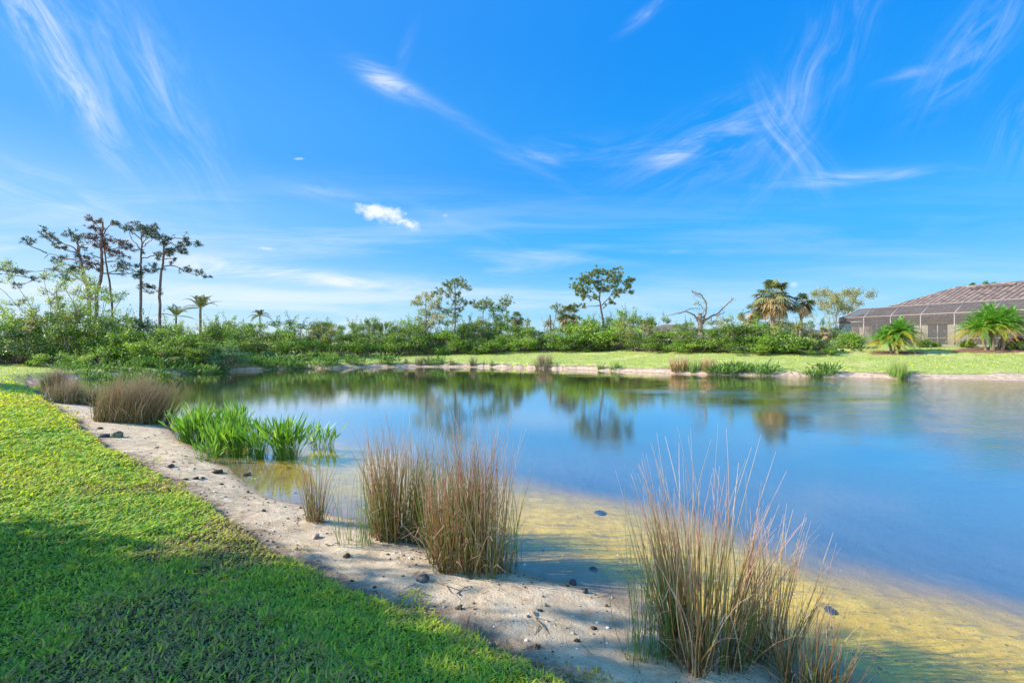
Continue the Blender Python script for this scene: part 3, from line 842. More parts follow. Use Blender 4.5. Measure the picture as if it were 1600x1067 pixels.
CL = 'dark clods scattered on the sand'
for i, (px, py, s, lab) in enumerate([
    (338, 738, .12, 'largest dark crumbly clod, on wet sand below the green water plants'),
    (385, 743, .09, 'dark clod sitting in the shallow water below the fanned water plant'),
    (306, 748, .055, 'black clod left of centre in the row near the lawn edge'),
    (317, 748, .04, 'small black clod touching the right of a bigger one'),
    (291, 750, .05, 'brown flat clod closest to the lawn edge in the row'),
    (267, 729, .08, 'flat brown clod up the sand from the row of black ones'),
    (346, 757, .035, 'small lone clod below the largest crumbly one'),
    (387, 769, .03, 'pebble-sized clod on sand near the shallow inlet'),
    (461, 771, .03, 'black clod at the inlet edge beside the pale rush tuft'),
    (412, 799, .045, 'oval dark clod in the middle of the dry sand'),
    (469, 794, .035, 'black clod just left of the pale rush tuft foot'),
    (271, 722, .045, 'brown clod beside the flat brown one'),
    (540, 870, .05, 'thin flat clod on sand between lawn and rusty clump'),
    (716, 951, .04, 'crumbly brown clod at the lawn edge below the dense rush clump'),
    (838, 1012, .032, 'upright dark clod at the grass tip near the bottom of the sand'),
    (902, 1003, .03, 'spiky brown clod low on the shaded sand'),
    (927, 983, .03, 'small dark clod right of the spiky brown one'),
    (844, 956, .025, 'small grey clod above the forked twig'),
    (245, 700, .04, 'dark speck of clod on the upper sand right of the mossy stone'),
    (156, 670, .07, 'dark clod above the mossy stone on the upper sand')]):
    rock('clod', lab, 'clod', px, py, s * .68, 300 + i, 'clod', CL, .5, .5, .3)
rock('stone', 'mossy grey stone with a flat top on the upper sand', 'stone', 183, 683, .105, 350, 'stone_grey', None, .75, .18, .15)
rock('stone', 'flat dark stone half under the lawn lip beside the mossy stone', 'stone', 161, 682, .12, 351, 'stone_dark', None, .35, .2)
rock('stone', 'purple-grey rock at the foot of the rusty red rush clump', 'stone', 604, 838, .13, 352, 'stone_pink', None, .7, .2)
rock('stone', 'pinkish lump of stone on dry sand left of the rusty rush clump', 'stone', 494, 841, .055, 353, 'stone_pink', None, .6, .3)
rock('stone', 'dark rounded stone with dead roots near the lawn edge', 'stone', 661, 908, .052, 354, 'stone_dark', None, .75, .25)
rock('stone', 'black wet stone at the waterline, left of the pair', 'stone', 895, 913, .040, 355, 'stone_dark', None, .8, .18)
rock('stone', 'black wet stone at the waterline, right of the pair', 'stone', 915, 926, .034, 356, 'stone_dark', None, .8, .18)
rock('stone', 'grey stone under the yellow shallows beyond the wet pair', 'stone', 927, 892, .04, 357, 'stone_dark', None, .6, .2)
rock('stone', 'dark oval stone under water in the upper yellow shallows', 'stone', 938, 803, .09, 358, 'stone_dark', None, .3, .2)
rock('stone', 'dark submerged stone where yellow shallows meet the blue, lower right', 'stone', 1297, 956, .055, 359, 'stone_dark', None, .35, .2)


def twig(label, px, py, L, rz, seed, fork=True):
    rg = np.random.default_rng(seed); c = ground(px, py, True)
    x = np.linspace(-.5, .5, 9) * L
    def gz_(px_, py_): return fields(c[0] + px_, c[1] + py_)[0] - c[2] + .008
    mb = MB(); yy = .10 * L * np.sin(np.linspace(0, 4, 9) + rg.uniform(0, 3)); X = x * cos(rz) - yy * sin(rz); Y = x * sin(rz) + yy * cos(rz)
    mb.tube(np.stack([X, Y, gz_(X, Y) + .008 * np.sin(x / L * 9)], 1), np.linspace(.006, .0025, 9), 5)
    if fork:
        x2 = np.linspace(0, .42, 5) * L; y2 = x2 * .8; X = -.2 * L * cos(rz) + x2 * cos(rz) - y2 * sin(rz); Y = -.2 * L * sin(rz) + x2 * sin(rz) + y2 * cos(rz)
        mb.tube(np.stack([X, Y, gz_(X, Y) + .02 * x2 / L], 1), np.linspace(.0035, .0015, 5), 4)
        X = .1 * L * cos(rz) + x2 * .6 * cos(rz) + y2 * sin(rz); Y = .1 * L * sin(rz) + x2 * .6 * sin(rz) - y2 * cos(rz)
        mb.tube(np.stack([X, Y, gz_(X, Y)], 1), np.linspace(.004, .002, 5), 4)
    tag(mb.build('twig', MAT['twig'], loc=tuple(c)), label, 'twig')


twig('brown forked twig lying on the shaded sand', 842, 972, .30, -1.0, 1)
twig('long dry twig lying beside the dark rounded stone', 690, 915, .34, -.15, 2)
twig('thin dry stick at the foot of the dense rush clump', 725, 925, .22, 1.2, 3, False)
twig('short straight stick on sand left of the rusty rush clump', 520, 852, .14, .6, 4, False)


def litter():
    rg = np.random.default_rng(77); V0, F0 = ico(1); mb = MB()
    N = 40000
    X = rg.uniform(-12, 2.6, N); Y = rg.uniform(2, 15, N) ** 1.0
    z, s, l = fields(X, Y)
    clump = wob(X, Y, 2.2)
    p = (s > -.9) * (l < .02) * np.where(s > 0, np.clip(.22 + .5 * np.exp(l / .25) + .22 * clump, 0.03, 1), .10) * np.clip(5.5 / Y, 0, 1) ** 1.2
    k = rg.uniform(0, 1, N) < p * .95; X, Y, z = X[k], Y[k], z[k]; n = len(X)
    S = rg.lognormal(-4.75, .6, n).clip(.0025, .02)
    J = V0[None] * rg.uniform(.6, 1.3, (n, len(V0), 1)) * S[:, None, None] * np.array([1, .8, .5])
    a = rg.uniform(0, 6.3, n); R = np.stack([np.cos(a), -np.sin(a), np.sin(a), np.cos(a)], 1).reshape(n, 2, 2)
    J[:, :, :2] = np.einsum('nij,nkj->nki', R, J[:, :, :2])
    V = J + np.stack([X, Y, z + S * .15], 1)[:, None]
    F = (np.arange(n)[:, None, None] * len(V0) + F0[None]).reshape(-1, 3)
    mb.add(V.reshape(-1, 3), None, F, v=np.repeat(rg.uniform(0, 1, n), len(V0)))
    # bits of dead stalk
    m_ = 2600; X = rg.uniform(-7, 2.2, m_); Y = rg.uniform(2.3, 9, m_); z, s, l = fields(X, Y)
    k = (s > -.3) & (l < .12) & (rg.uniform(0, 1, m_) < .25 + .6 * np.exp(-np.abs(l) / .2)); X, Y = X[k], Y[k]
    for x, y in zip(X, Y):
        a = rg.uniform(0, 3.1); L = rg.uniform(.03, .16); t_ = np.linspace(-.5, .5, 4)
        xx = x + cos(a) * L * t_; yy = y + sin(a) * L * t_ + .1 * L * np.sin(t_ * 5)
        zz = fields(xx, yy)[0] + .004
        mb.tube(np.stack([xx, yy, zz], 1), .0016, 3, v=rg.uniform(.25, .7), cap=False)
    tag(mb.build('beach_litter', MAT['litter']), 'pebbles, shell bits and dead stalks strewn over the sand', 'litter', kind='stuff')


m, t = newmat('litter_bits')
finish(t, principled(t, t.ramp(t.attr('v'), [(0, (.035, .028, .025)), (.4, (.12, .085, .06)), (.75, (.28, .21, .15)), (.9, (.42, .36, .28)), (1, (.75, .70, .62))]), .8, .3)); MAT['litter'] = m
litter()
# ------------------------------------------------------------------ foliage
def leaves(mb, rg, C, size, v, up=.35, out=None, aspect=.55, h=.5):
    """C (N,3) leaf centres -> one rhombic leaf each"""
    N = len(C); n = rg.normal(0, 1, (N, 3)); n[:, 2] += up * 2
    if out is not None: n += out * .9
    n /= np.linalg.norm(n, axis=1)[:, None] + 1e-9
    a = np.cross(n, rg.normal(0, 1, (N, 3))); a /= np.linalg.norm(a, axis=1)[:, None] + 1e-9
    b = np.cross(n, a); L = (size * rg.uniform(.6, 1.35, N) * .5)[:, None]
    V = np.stack([C - a * L, C + b * L * aspect, C + a * L, C - b * L * aspect], 1).reshape(-1, 3)
    mb.add(V, np.arange(N * 4).reshape(N, 4), v=np.repeat(v, 4), h=np.repeat(np.broadcast_to(h, N), 4))


def blob_leaves(mb, rg, c, r, n, size, flat=.8, up=.35, hollow=.35, aspect=.55, vb=None):
    d = rg.normal(0, 1, (n, 3)); d /= np.linalg.norm(d, axis=1)[:, None]
    rad = (hollow + (1 - hollow) * rg.uniform(0, 1, n) ** .6) * rg.uniform(.75, 1.15, n)
    # ragged outline
    k = rg.normal(0, 2.2, (3, 3)); rag = 1 + .22 * np.sin(d @ k[0] + 1) + .16 * np.sin(d @ k[1] * 1.7 + 2)
    P = d * (rad * rag)[:, None] * r; P[:, 2] *= flat
    vb = rg.uniform(.25, .75) if vb is None else vb
    leaves(mb, rg, np.array(c) + P, size, np.clip(vb + rg.normal(0, .17, n), 0, .999), up, d, aspect)


def blob_needles(mb, rg, c, r, n, L=.24, W=.018, tufts=5):
    for _ in range(tufts):
        o = np.array(c) + rg.normal(0, .66, 3) * r * np.array([1.1, 1, .7])
        m_ = max(6, n // tufts); d = rg.normal(0, 1, (m_, 3)); d[:, 2] += .35; d /= np.linalg.norm(d, axis=1)[:, None]
        b = np.cross(d, rg.normal(0, 1, (m_, 3))); b /= np.linalg.norm(b, axis=1)[:, None]
        ll = rg.uniform(.7, 1.2, (m_, 1)) * L
        V = np.stack([o + d * .03 - b * W, o + d * .03 + b * W, o + d * ll + b * W * .4, o + d * ll - b * W * .4], 1).reshape(-1, 3)
        mb.add(V, np.arange(m_ * 4).reshape(m_, 4), v=np.repeat(rg.uniform(0, 1, m_) * .7 + rg.uniform(0, .3), 4))


# ---- thicket shrubs: a handful of kinds, each copied with its own place, turn and size
def shrub_proto(seed, mat, kind, n_leaf=8000, size=.11, stemmat='bark_grey'):
    """unit shrub: about 4 m wide and 3.4 m tall"""
    rg = np.random.default_rng(seed)
    root = thing('shrub', (0, 0, 0), 'x', 'shrub', 'shrubs of the thicket behind the pond')
    st = MB(); lf = MB(); nl = {'round': 22, 'tall': 24, 'loose': 22, 'low': 18, 'vine': 24}[kind]
    tips = []
    for i in range(nl):
        a = rg.uniform(0, 2 * pi)
        if kind == 'round': rr = 1.7 * rg.uniform(.1, 1) ** .6; z = 3.0 * (1 - (rr / 2.2) ** 2) * rg.uniform(.25, 1.02); br = rg.uniform(.45, .8)
        elif kind == 'tall': rr = 1.15 * rg.uniform(0, 1) ** .6; z = rg.uniform(.5, 4.6) * (1 - .25 * rr); br = rg.uniform(.3, .62)
        elif kind == 'loose': rr = 1.9 * rg.uniform(.1, 1) ** .6; z = rg.uniform(.8, 4.0) * (1 - .2 * rr / 1.9); br = rg.uniform(.28, .55)
        elif kind == 'low': rr = 2.0 * rg.uniform(0, 1) ** .5; z = 1.25 * (1 - (rr / 2.6) ** 2) * rg.uniform(.35, 1.1); br = rg.uniform(.35, .55)
        else: rr = 2.0 * rg.uniform(0, 1) ** .5; z = 2.7 * (1 - (rr / 2.6) ** 2) * rg.uniform(.3, 1.1); br = rg.uniform(.5, .85)
        tips.append((np.array([cos(a) * rr, sin(a) * rr, z + .1]), br))
    per = n_leaf / sum(b ** 2 for _, b in tips)
    for c, br in tips:
        blob_leaves(lf, rg, c, br, int(per * br * br), size * (1.15 if kind == 'low' else 1), flat=.72, vb=rg.uniform(.2, .8))
        base = np.array([c[0] * .18, c[1] * .18, 0]) + np.append(rg.normal(0, .12, 2), 0)
        mid = base * .45 + c * .55 + rg.normal(0, .18, 3) * np.array([1, 1, .3])
        st.tube(np.stack([base - [0, 0, .15], base * .75 + mid * .25 + rg.normal(0, .05, 3), mid, c * .8 + mid * .2, c]), [.045, .04, .028, .018, .01], 4)
        for _ in range(3):
            e = c + rg.normal(0, 1, 3) * br * .9
            st.tube(np.stack([mid * .3 + c * .7, (c + e) / 2 + rg.normal(0, .05, 3), e]), [.018, .012, .006], 3)
    # shoots that stick out of the outline
    for _ in range(16):
        c, br = tips[rg.integers(0, nl)]; d = rg.normal(0, .45, 3); d[2] = abs(d[2]) + .8; d /= np.linalg.norm(d)
        L = br + rg.uniform(.3, .8); pts = np.stack([c, c + d * L * .5 + rg.normal(0, .06, 3), c + d * L])
        st.tube(pts, [.014, .010, .005], 3)
        tt = rg.uniform(.3, 1, 34)[:, None]; leaves(lf, rg, c + d * L * tt + rg.normal(0, .07, (34, 3)), size, np.full(34, .6) + rg.normal(0, .1, 34))
    st.build('stems', MAT[stemmat], root); lf.build('foliage', MAT[mat], root)
    return root


PROTO = {
    'rb': shrub_proto(1, 'leaf_bright', 'round'), 'rm': shrub_proto(2, 'leaf_mid', 'round'), 'rb2': shrub_proto(12, 'leaf_bright', 'vine', 9000, .13),
    'tb': shrub_proto(3, 'leaf_bright', 'tall', 5200), 'lo': shrub_proto(4, 'leaf_olive', 'loose', 5200), 'lp': shrub_proto(5, 'leaf_pale', 'loose', 4200),
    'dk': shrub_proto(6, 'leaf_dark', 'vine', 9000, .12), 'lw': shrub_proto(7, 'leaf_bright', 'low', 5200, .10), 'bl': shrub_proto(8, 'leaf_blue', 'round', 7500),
    'tm': shrub_proto(9, 'leaf_mid', 'tall', 5200), 'lm': shrub_proto(10, 'leaf_mid', 'loose', 5500)}
PH = {'rb': 3.5, 'rm': 3.5, 'rb2': 3.3, 'tb': 5.1, 'lo': 4.4, 'lp': 4.4, 'dk': 3.3, 'lw': 1.8, 'bl': 3.5, 'tm': 5.1, 'lm': 4.4}
PW = {'rb': 4.6, 'rm': 4.6, 'rb2': 5.0, 'tb': 3.2, 'lo': 4.8, 'lp': 4.8, 'dk': 5.0, 'lw': 4.8, 'bl': 4.6, 'tm': 3.2, 'lm': 4.8}
USED = set()


def shrub(kind, px, top, wpx, d, label, seed=None):
    if px > 980 and d < 47: d = ground(px, 552)[1] + (d - 39.5) * .35
    x = (px - 800) / FPX * d; z = H(x, d)
    h = (CAMZ + (HOR - top) / FPX * d - z) * ((1.25 if px < 560 else 1.33) if kind != 'lw' and top > 495 else 1.06); w = wpx * 1.12 / FPX * d
    rz = (abs(hash_(label)) % 628) / 100.0
    sc = (w / PW[kind], w / PW[kind] * 1.0, h / PH[kind])
    if kind not in USED:
        USED.add(kind); o = PROTO[kind]; o.location = (x, d, z - .05); o.rotation_euler = (0, 0, rz); o.scale = sc; o['label'] = label
    else:
        o = copy_thing(PROTO[kind], (x, d, z - .05), label, None, rz, sc)
    return o


def hash_(s):
    r = 7
    for ch in s: r = (r * 131 + ord(ch)) % 1000003
    return r


for row in [
    # front row, left to right
    ('rb', 8, 486, 120, 30, 'tall leafy green shrub cut by the left edge of the photo, over a dark hollow'),
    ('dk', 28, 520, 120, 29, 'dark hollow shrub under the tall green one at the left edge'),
    ('lw', 95, 548, 90, 28, 'low yellow-green shrub spilling onto the lawn by the dark hollow'),
    ('lo', 92, 478, 110, 31.5, 'brownish tangled shrub beneath the bare-twigged pale tree'),
    ('rm', 122, 505, 100, 30, 'mid-green shrub just left of the double pine trunks'),
    ('lm', 150, 470, 110, 32, 'climbing tangle of leaves around the feet of the double pine trunks'),
    ('lw', 160, 545, 80, 28.5, 'low leafy growth on the lawn edge under the leaning pine trunks'),
    ('rb', 196, 515, 100, 30.5, 'bright shrub with brown stems below the tallest straight pine'),
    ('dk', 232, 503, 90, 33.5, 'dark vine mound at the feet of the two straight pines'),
    ('rb2', 232, 522, 110, 30.5, 'bright green mound in front of the dark vine mound'),
    ('tb', 226, 533, 40, 29.3, 'small upright bright bush near the water plants left of centre'),
    ('rb', 285, 520, 100, 31, 'rounded bright shrub below the leftmost feather palm'),
    ('lo', 276, 548, 66, 29.5, 'dry brownish low shrub beside the water below the feather palms'),
    ('tb', 318, 531, 60, 30.6, 'feathery lime-green shrub leaning over the dark sand ledge'),
    ('bl', 358, 541, 74, 31.2, 'dark blue-green shrub overhanging the sand ledge'),
    ('rb', 352, 512, 90, 34, 'leafy shrub below the round-headed light tree'),
    ('lw', 402, 550, 64, 33.5, 'low yellowish shrub between two dark blue-green ones'),
    ('bl', 432, 550, 76, 34.5, 'dark blue-green mound behind the long weed bed'),
    ('rm', 408, 519, 90, 37, 'broad shrub under the small lone palm'),
    ('rb', 448, 514, 100, 38, 'dense shrub right of the small lone palm'),
    ('lw', 488, 548, 90, 36, 'low rounded shrub at the right end of the long weed bed'),
    ('lo', 492, 512, 90, 40, 'olive tangle below the ragged brown sapling'),
    ('rb', 528, 518, 90, 40.5, 'shrub with pale stems behind the midway leafy clump'),
    ('rm', 566, 520, 90, 42, 'shrub below the twin vine-wrapped saplings'),
    ('rb', 603, 523, 80, 43, 'bright shrub where the far lawn begins'),
    ('rm', 638, 512, 96, 44, 'big round shrub left of the grey-green tree trunks'),
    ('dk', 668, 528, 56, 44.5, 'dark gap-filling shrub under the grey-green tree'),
    ('rb', 698, 520, 84, 45, 'bright shrub at the foot of the slender tall pine'),
    ('dk', 745, 522, 80, 46, 'dark shrub below the slender round-topped pine'),
    ('lw', 722, 540, 74, 44.5, 'low light green shrub on the far lawn edge near the slender tall pine'),
    ('rb2', 778, 525, 84, 45, 'leafy mound under the leaning mop-headed tree'),
    ('rb', 815, 514, 96, 46, 'bright shrub below the small fan palm'),
    ('lm', 846, 512, 90, 46.5, 'greyish stemmy shrub in front of the broken stump'),
    ('rb2', 868, 520, 100, 45, 'bright rounded shrub on the lawn edge left of the spreading pine'),
    ('rb', 905, 507, 110, 46, 'lush shrub left of the spreading pine trunk'),
    ('rb2', 948, 503, 120, 45.5, 'largest lush mound, right below the spreading pine'),
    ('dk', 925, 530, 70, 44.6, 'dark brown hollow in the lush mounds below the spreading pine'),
    ('tb', 962, 522, 50, 44, 'upright lime-green bush in front of the lush mound'),
    ('lw', 916, 543, 44, 43.8, 'small rounded bush on the far lawn edge under the dark hollow'),
    ('lo', 994, 508, 80, 45, 'tangled olive shrub with pale branches right of the lush mound'),
    ('rm', 1020, 520, 90, 44, 'mid-green shrub left of the hidden tile roof'),
    ('rb', 1052, 518, 100, 43.5, 'bright shrub before the hidden tile roof'),
    ('lm', 1096, 512, 90, 44, 'olive-leaved shrub directly under the dead snag'),
    ('rb', 1086, 530, 80, 42.5, 'bright low shrub in front of the snag shrub'),
    ('rm', 1140, 508, 100, 43.5, 'rounded shrub right of the dead snag'),
    ('rb', 1176, 506, 100, 43, 'leafy shrub at the left foot of the big sabal palm'),
    ('rb2', 1212, 515, 110, 42, 'bright mound in front of the big sabal palm trunk'),
    ('lo', 1240, 508, 80, 42.5, 'greyish tangled shrub between the two sabal palms'),
    ('dk', 1262, 526, 70, 41.5, 'dark shrub below the smaller sabal palm'),
    ('lw', 1160, 540, 100, 41.5, 'low leafy fringe on the far lawn edge below the rounded shrub'),
    ('lw', 1262, 538, 92, 39.5, 'bright low mound at the right end of the thicket'),
    ('bl', 1232, 538, 50, 40, 'blue-green shrub beside the bright low mound'),
    # extra mass at the left, taller
    ('rb2', 40, 498, 120, 31.5, 'green shrub between the left-edge shrub and the brownish tangle'),
    ('lm', 128, 478, 100, 33.5, 'light leafy shrub rising before the leaning pine trunk'),
    ('rb', 175, 492, 90, 31.2, 'leafy shrub at the right foot of the double pine trunks'),
    ('rb', 262, 508, 90, 32.5, 'leafy shrub between the dark vine mound and the feather palms'),
    ('rm', 318, 508, 90, 33.5, 'shrub under the middle feather palm'),
    ('rb', 380, 508, 90, 38, 'dense leafy shrub behind the dark blue-green ones'),
    ('rb', 660, 508, 90, 47, 'leafy shrub behind the big round one, under the grey-green tree'),
    ('rm', 715, 508, 90, 48, 'mid-green shrub behind the slender tall pine foot'),
    ('lm', 752, 506, 80, 48, 'stemmy shrub under the umbrella pine'),
    ('rb', 790, 507, 80, 48, 'leafy shrub under the mop-headed tree'),
    # back row
    ('lp', 62, 455, 110, 36, 'pale airy shrub high behind the left thicket'),
    ('tm', 210, 492, 70, 36, 'thin leafy tops between the straight pines'),
    ('lp', 272, 505, 90, 38, 'pale bare-twigged shrub behind the feather palms'),
    ('lm', 368, 488, 90, 40, 'round-headed light tree-like shrub left of the lone palm'),
    ('lp', 330, 505, 70, 41, 'whitish twiggy shrub behind the round-headed one'),
    ('lm', 472, 497, 100, 46, 'broad soft shrub behind the olive tangle'),
    ('tm', 500, 489, 36, 46, 'ragged brown-green sapling standing above the thicket'),
    ('lm', 545, 494, 70, 48, 'airy shrub top right of the ragged sapling'),
    ('tm', 584, 482, 30, 48, 'left one of the twin vine-wrapped saplings'),
    ('tm', 598, 490, 18, 48.5, 'right one of the twin vine-wrapped saplings, thinner'),
    ('lm', 568, 493, 44, 49, 'leafy top left of the vine-wrapped saplings'),
    ('tm', 612, 490, 26, 49, 'small sapling right of the vine-wrapped twins'),
    ('tb', 634, 486, 34, 49, 'bright sapling left of the grey-green tree'),
    ('lm', 728, 500, 80, 52, 'dim shrub behind the slender tall pine'),
    ('lo', 765, 505, 80, 53, 'dry pale shrub behind the mop-headed tree'),
    ('lo', 838, 503, 70, 54, 'dead-looking grey shrub behind the broken stump'),
    ('rm', 915, 502, 70, 54, 'dark shrub behind the foot of the spreading pine'),
    ('tb', 976, 470, 46, 47, 'tall conical light green tree right of the spreading pine'),
    ('tm', 1003, 482, 44, 48, 'dark green rounded tree top right of the conical one'),
    ('lm', 1026, 497, 50, 50, 'small tree top sloping down right of the dark rounded one'),
    ('bl', 958, 486, 50, 56, 'blue-grey crown behind the conical tree'),
    ('lm', 1070, 503, 50, 52, 'thin shrub top left of the dead snag'),
    ('lo', 1150, 492, 90, 50, 'soft olive shrub right behind the dead snag'),
    ('lo', 1186, 480, 80, 49, 'brown and yellow tangle left under the big sabal palm'),
    ('rm', 1228, 503, 70, 50, 'green shrub behind the big sabal palm'),
    ('lp', 1288, 500, 50, 48, 'pale shrub left of the twiggy tree by the house')]:
    shrub(*row)


# ---- trees given by their own skeleton: coordinates are columns and rows, turned into metres at distance d
def tree(name, cat, label, d, trunk, limbs, blobs, r0_, leaf='needle', bark='bark_pine', kind='needles', group=None, conv=None, dens=1.0,
         seed=1, size=.12, sub=True, r_tip=.35, twigs=2):
    rg = np.random.default_rng(seed); r0 = r0_ * (.58 if name == 'pine_tree' else .85)
    cv = conv or (lambda p: p)
    def W(p):
        x, y = cv(p); return np.array([(x - 800) / FPX * d, CAMZ + (HOR - y) / FPX * d])
    k = W((1, 0))[0] - W((0, 0))[0]                       # metres per unit
    T = np.array([W(p) for p in trunk]); bx = T[0, 0]; gz_ = H(bx, d)
    root = thing(name, (bx, d, gz_), label, cat, group)
    def L3(P2, dy): return np.stack([P2[:, 0] - bx, dy, P2[:, 1] - gz_], 1)
    if T[0, 1] > gz_: T = np.vstack([[T[0, 0] - (T[1, 0] - T[0, 0]) * .3, gz_ - .2], T])
    ty = np.cumsum(rg.normal(0, .08, len(T))); ty[0] = 0
    T3 = L3(T, ty)
    st = MB(); tr_r = np.linspace(r0, r0 * r_tip, len(T3))
    t_ = np.linspace(0, len(T3) - 1, len(T3) * 4)
    sm = np.stack([np.interp(t_, range(len(T3)), T3[:, i]) for i in range(3)], 1) + rg.normal(0, r0 * .12, (len(t_), 3)) * np.array([1, 1, 0])
    st.tube(sm, np.interp(t_, range(len(T3)), tr_r), 8)
    skel = [sm[int(len(sm) * .35):]]; rad = [np.interp(t_, range(len(T3)), tr_r)[int(len(sm) * .35):]]
    for li, lb in enumerate(limbs):
        P2 = np.array([W(p) for p in lb]); side = (-1) ** li * rg.uniform(.15, .9)
        ln = np.r_[0, np.cumsum(np.linalg.norm(np.diff(P2, axis=0), axis=1))]
        dy0 = np.interp(P2[0, 1] - gz_, T3[:, 2], T3[:, 1]); P3 = L3(P2, dy0 + ln * side * .75)
        t2 = np.linspace(0, len(P3) - 1, len(P3) * 3)
        s3 = np.stack([np.interp(t2, range(len(P3)), P3[:, i]) for i in range(3)], 1); s3[1:] += rg.normal(0, .035, (len(t2) - 1, 3))
        rr = np.linspace(r0 * .36, r0 * .08 + .008, len(t2)); st.tube(s3, rr, 6); skel.append(s3); rad.append(rr)
    S = np.vstack(skel)
    lf = MB()
    for bi, b_ in enumerate(blobs):
        c2 = W(b_[:2]); r = b_[2] * k
        dd = np.abs(S[:, 0] - (c2[0] - bx)) + 1.15 * np.abs(S[:, 2] - (c2[1] - gz_)) + .4 * np.maximum(S[:, 2] - (c2[1] - gz_), 0)
        j = np.argmin(dd); depth = S[j, 1] + rg.normal(0, 1) * min(dd[j] * .8 + r * .5, 1.8)
        c = np.array([c2[0] - bx, depth, c2[1] - gz_])
        if sub:
            mid = (S[j] + c) / 2 + rg.normal(0, .08, 3) - np.array([0, 0, .10])
            st.tube(np.stack([S[j], mid, c]), [r0 * .13 + .012, r0 * .08 + .010, .008], 5)
            for _ in range(twigs):
                e = c + rg.normal(0, .55, 3) * r; st.tube(np.stack([mid, (mid + e) / 2 + rg.normal(0, .04, 3), e]), [.02, .013, .006], 3)
        if kind == 'needles':
            blob_needles(lf, rg, c, r, int(300 * dens * (r / .5) ** 1.4) + 30, tufts=max(5, int(18 * (r / .5) ** 1.3)))
            S = np.vstack([S, c[None]])
        else:
            blob_leaves(lf, rg, c, r, int(260 * dens * (r / .5) ** 2) + 20, size, .85, vb=rg.uniform(.2, .8))
            S = np.vstack([S, c[None]])
    st.build('trunk', MAT[bark], root, smooth=True)
    if blobs: lf.build('crown', MAT[leaf], root)
    return root


z1 = lambda p: (20 + p[0] / 6.276, 330 + p[1] / 6.276)
z2 = lambda p: (170 + p[0] / 6.276, 330 + p[1] / 6.276)
z3 = lambda p: (600 + p[0] / 4, 400 + p[1] / 4)
z4 = lambda p: (950 + p[0] / 4, 400 + p[1] / 4)
PG = 'tall pines above the left thicket'
tree('pine_tree', 'pine tree', 'leaning pine with long crooked limbs reaching left, above the pale airy tree', 42,
     [(760, 1180), (738, 780), (700, 620), (670, 500), (635, 400), (625, 300)],
     [[(660, 500), (520, 462), (420, 462), (330, 410), (240, 400), (180, 440)], [(330, 410), (240, 360), (200, 320)], [(630, 410), (500, 370), (400, 330), (330, 290)],
      [(640, 400), (610, 360), (540, 320), (490, 270), (455, 218)], [(625, 300), (640, 240)], [(640, 370), (700, 345), (760, 340)], [(690, 690), (570, 645), (440, 660), (320, 650), (240, 640)], [(650, 420), (665, 350), (620, 260)]],
     [(190, 310, 36), (235, 305, 30), (310, 290, 35), (345, 248, 42), (400, 262, 35), (345, 330, 26), (468, 216, 28), (495, 270, 20), (380, 468, 38), (345, 495, 28), (400, 435, 26), (575, 242, 32), (620, 235, 34),
      (655, 248, 38), (705, 268, 38), (750, 300, 34), (470, 355, 26), (560, 430, 28), (600, 540, 45), (490, 560, 38), (560, 590, 40), (640, 560, 30), (230, 550, 36), (180, 538, 28), (60, 600, 30), (30, 590, 26), (250, 610, 45), (320, 640, 28), (660, 440, 26), (640, 360, 22)],
     .30, conv=z1, group=PG, seed=31, dens=.9)
tree('pine_tree', 'pine tree', 'tallest of the left pines, with small reddish crown high over the leaning one', 43,
     [(790, 1180), (812, 800), (850, 640), (865, 480), (868, 360), (862, 240), (868, 150), (880, 100)],
     [[(862, 240), (800, 190), (740, 130), (700, 140)], [(862, 470), (790, 430), (730, 415)], [(850, 590), (790, 570), (700, 520)], [(862, 210), (825, 130)], [(862, 605), (960, 605), (1004, 603)], [(868, 500), (960, 500), (1100, 505)], [(870, 250), (905, 160), (930, 110)], [(865, 330), (800, 270), (770, 240)]],
     [(675, 128, 26), (722, 90, 26), (705, 152, 22), (745, 150, 18), (818, 92, 30), (885, 100, 30), (932, 105, 22), (780, 240, 36), (820, 262, 36), (865, 262, 46), (790, 320, 36), (825, 345, 30), (770, 480, 42), (800, 520, 42), (740, 520, 34), (820, 560, 26), (700, 545, 28), (850, 300, 30)],
     .30, 'needle_red', conv=z1, group=PG, seed=32)
tree('pine_tree', 'pine tree', 'thin straight pine with sparse reddish tufts just right of the tallest left pine', 44,
     [(985, 1180), (968, 900), (945, 700), (920, 500), (900, 380), (893, 280)],
     [[(900, 400), (970, 350), (1030, 300), (1070, 320)], [(915, 460), (1000, 455), (1090, 450)], [(945, 610), (1000, 570), (1060, 550)], [(920, 500), (1010, 505), (1090, 510)], [(948, 612), (1040, 612), (1120, 600)]],
     [(965, 280, 34), (990, 312, 36), (1010, 290, 26), (960, 400, 36), (985, 385, 24), (893, 290, 36), (900, 340, 24), (1040, 320, 40), (1075, 350, 34), (1100, 400, 26), (1060, 420, 26), (1120, 460, 24), (945, 425, 22)],
     .20, 'needle_red', conv=z1, group=PG, seed=33)
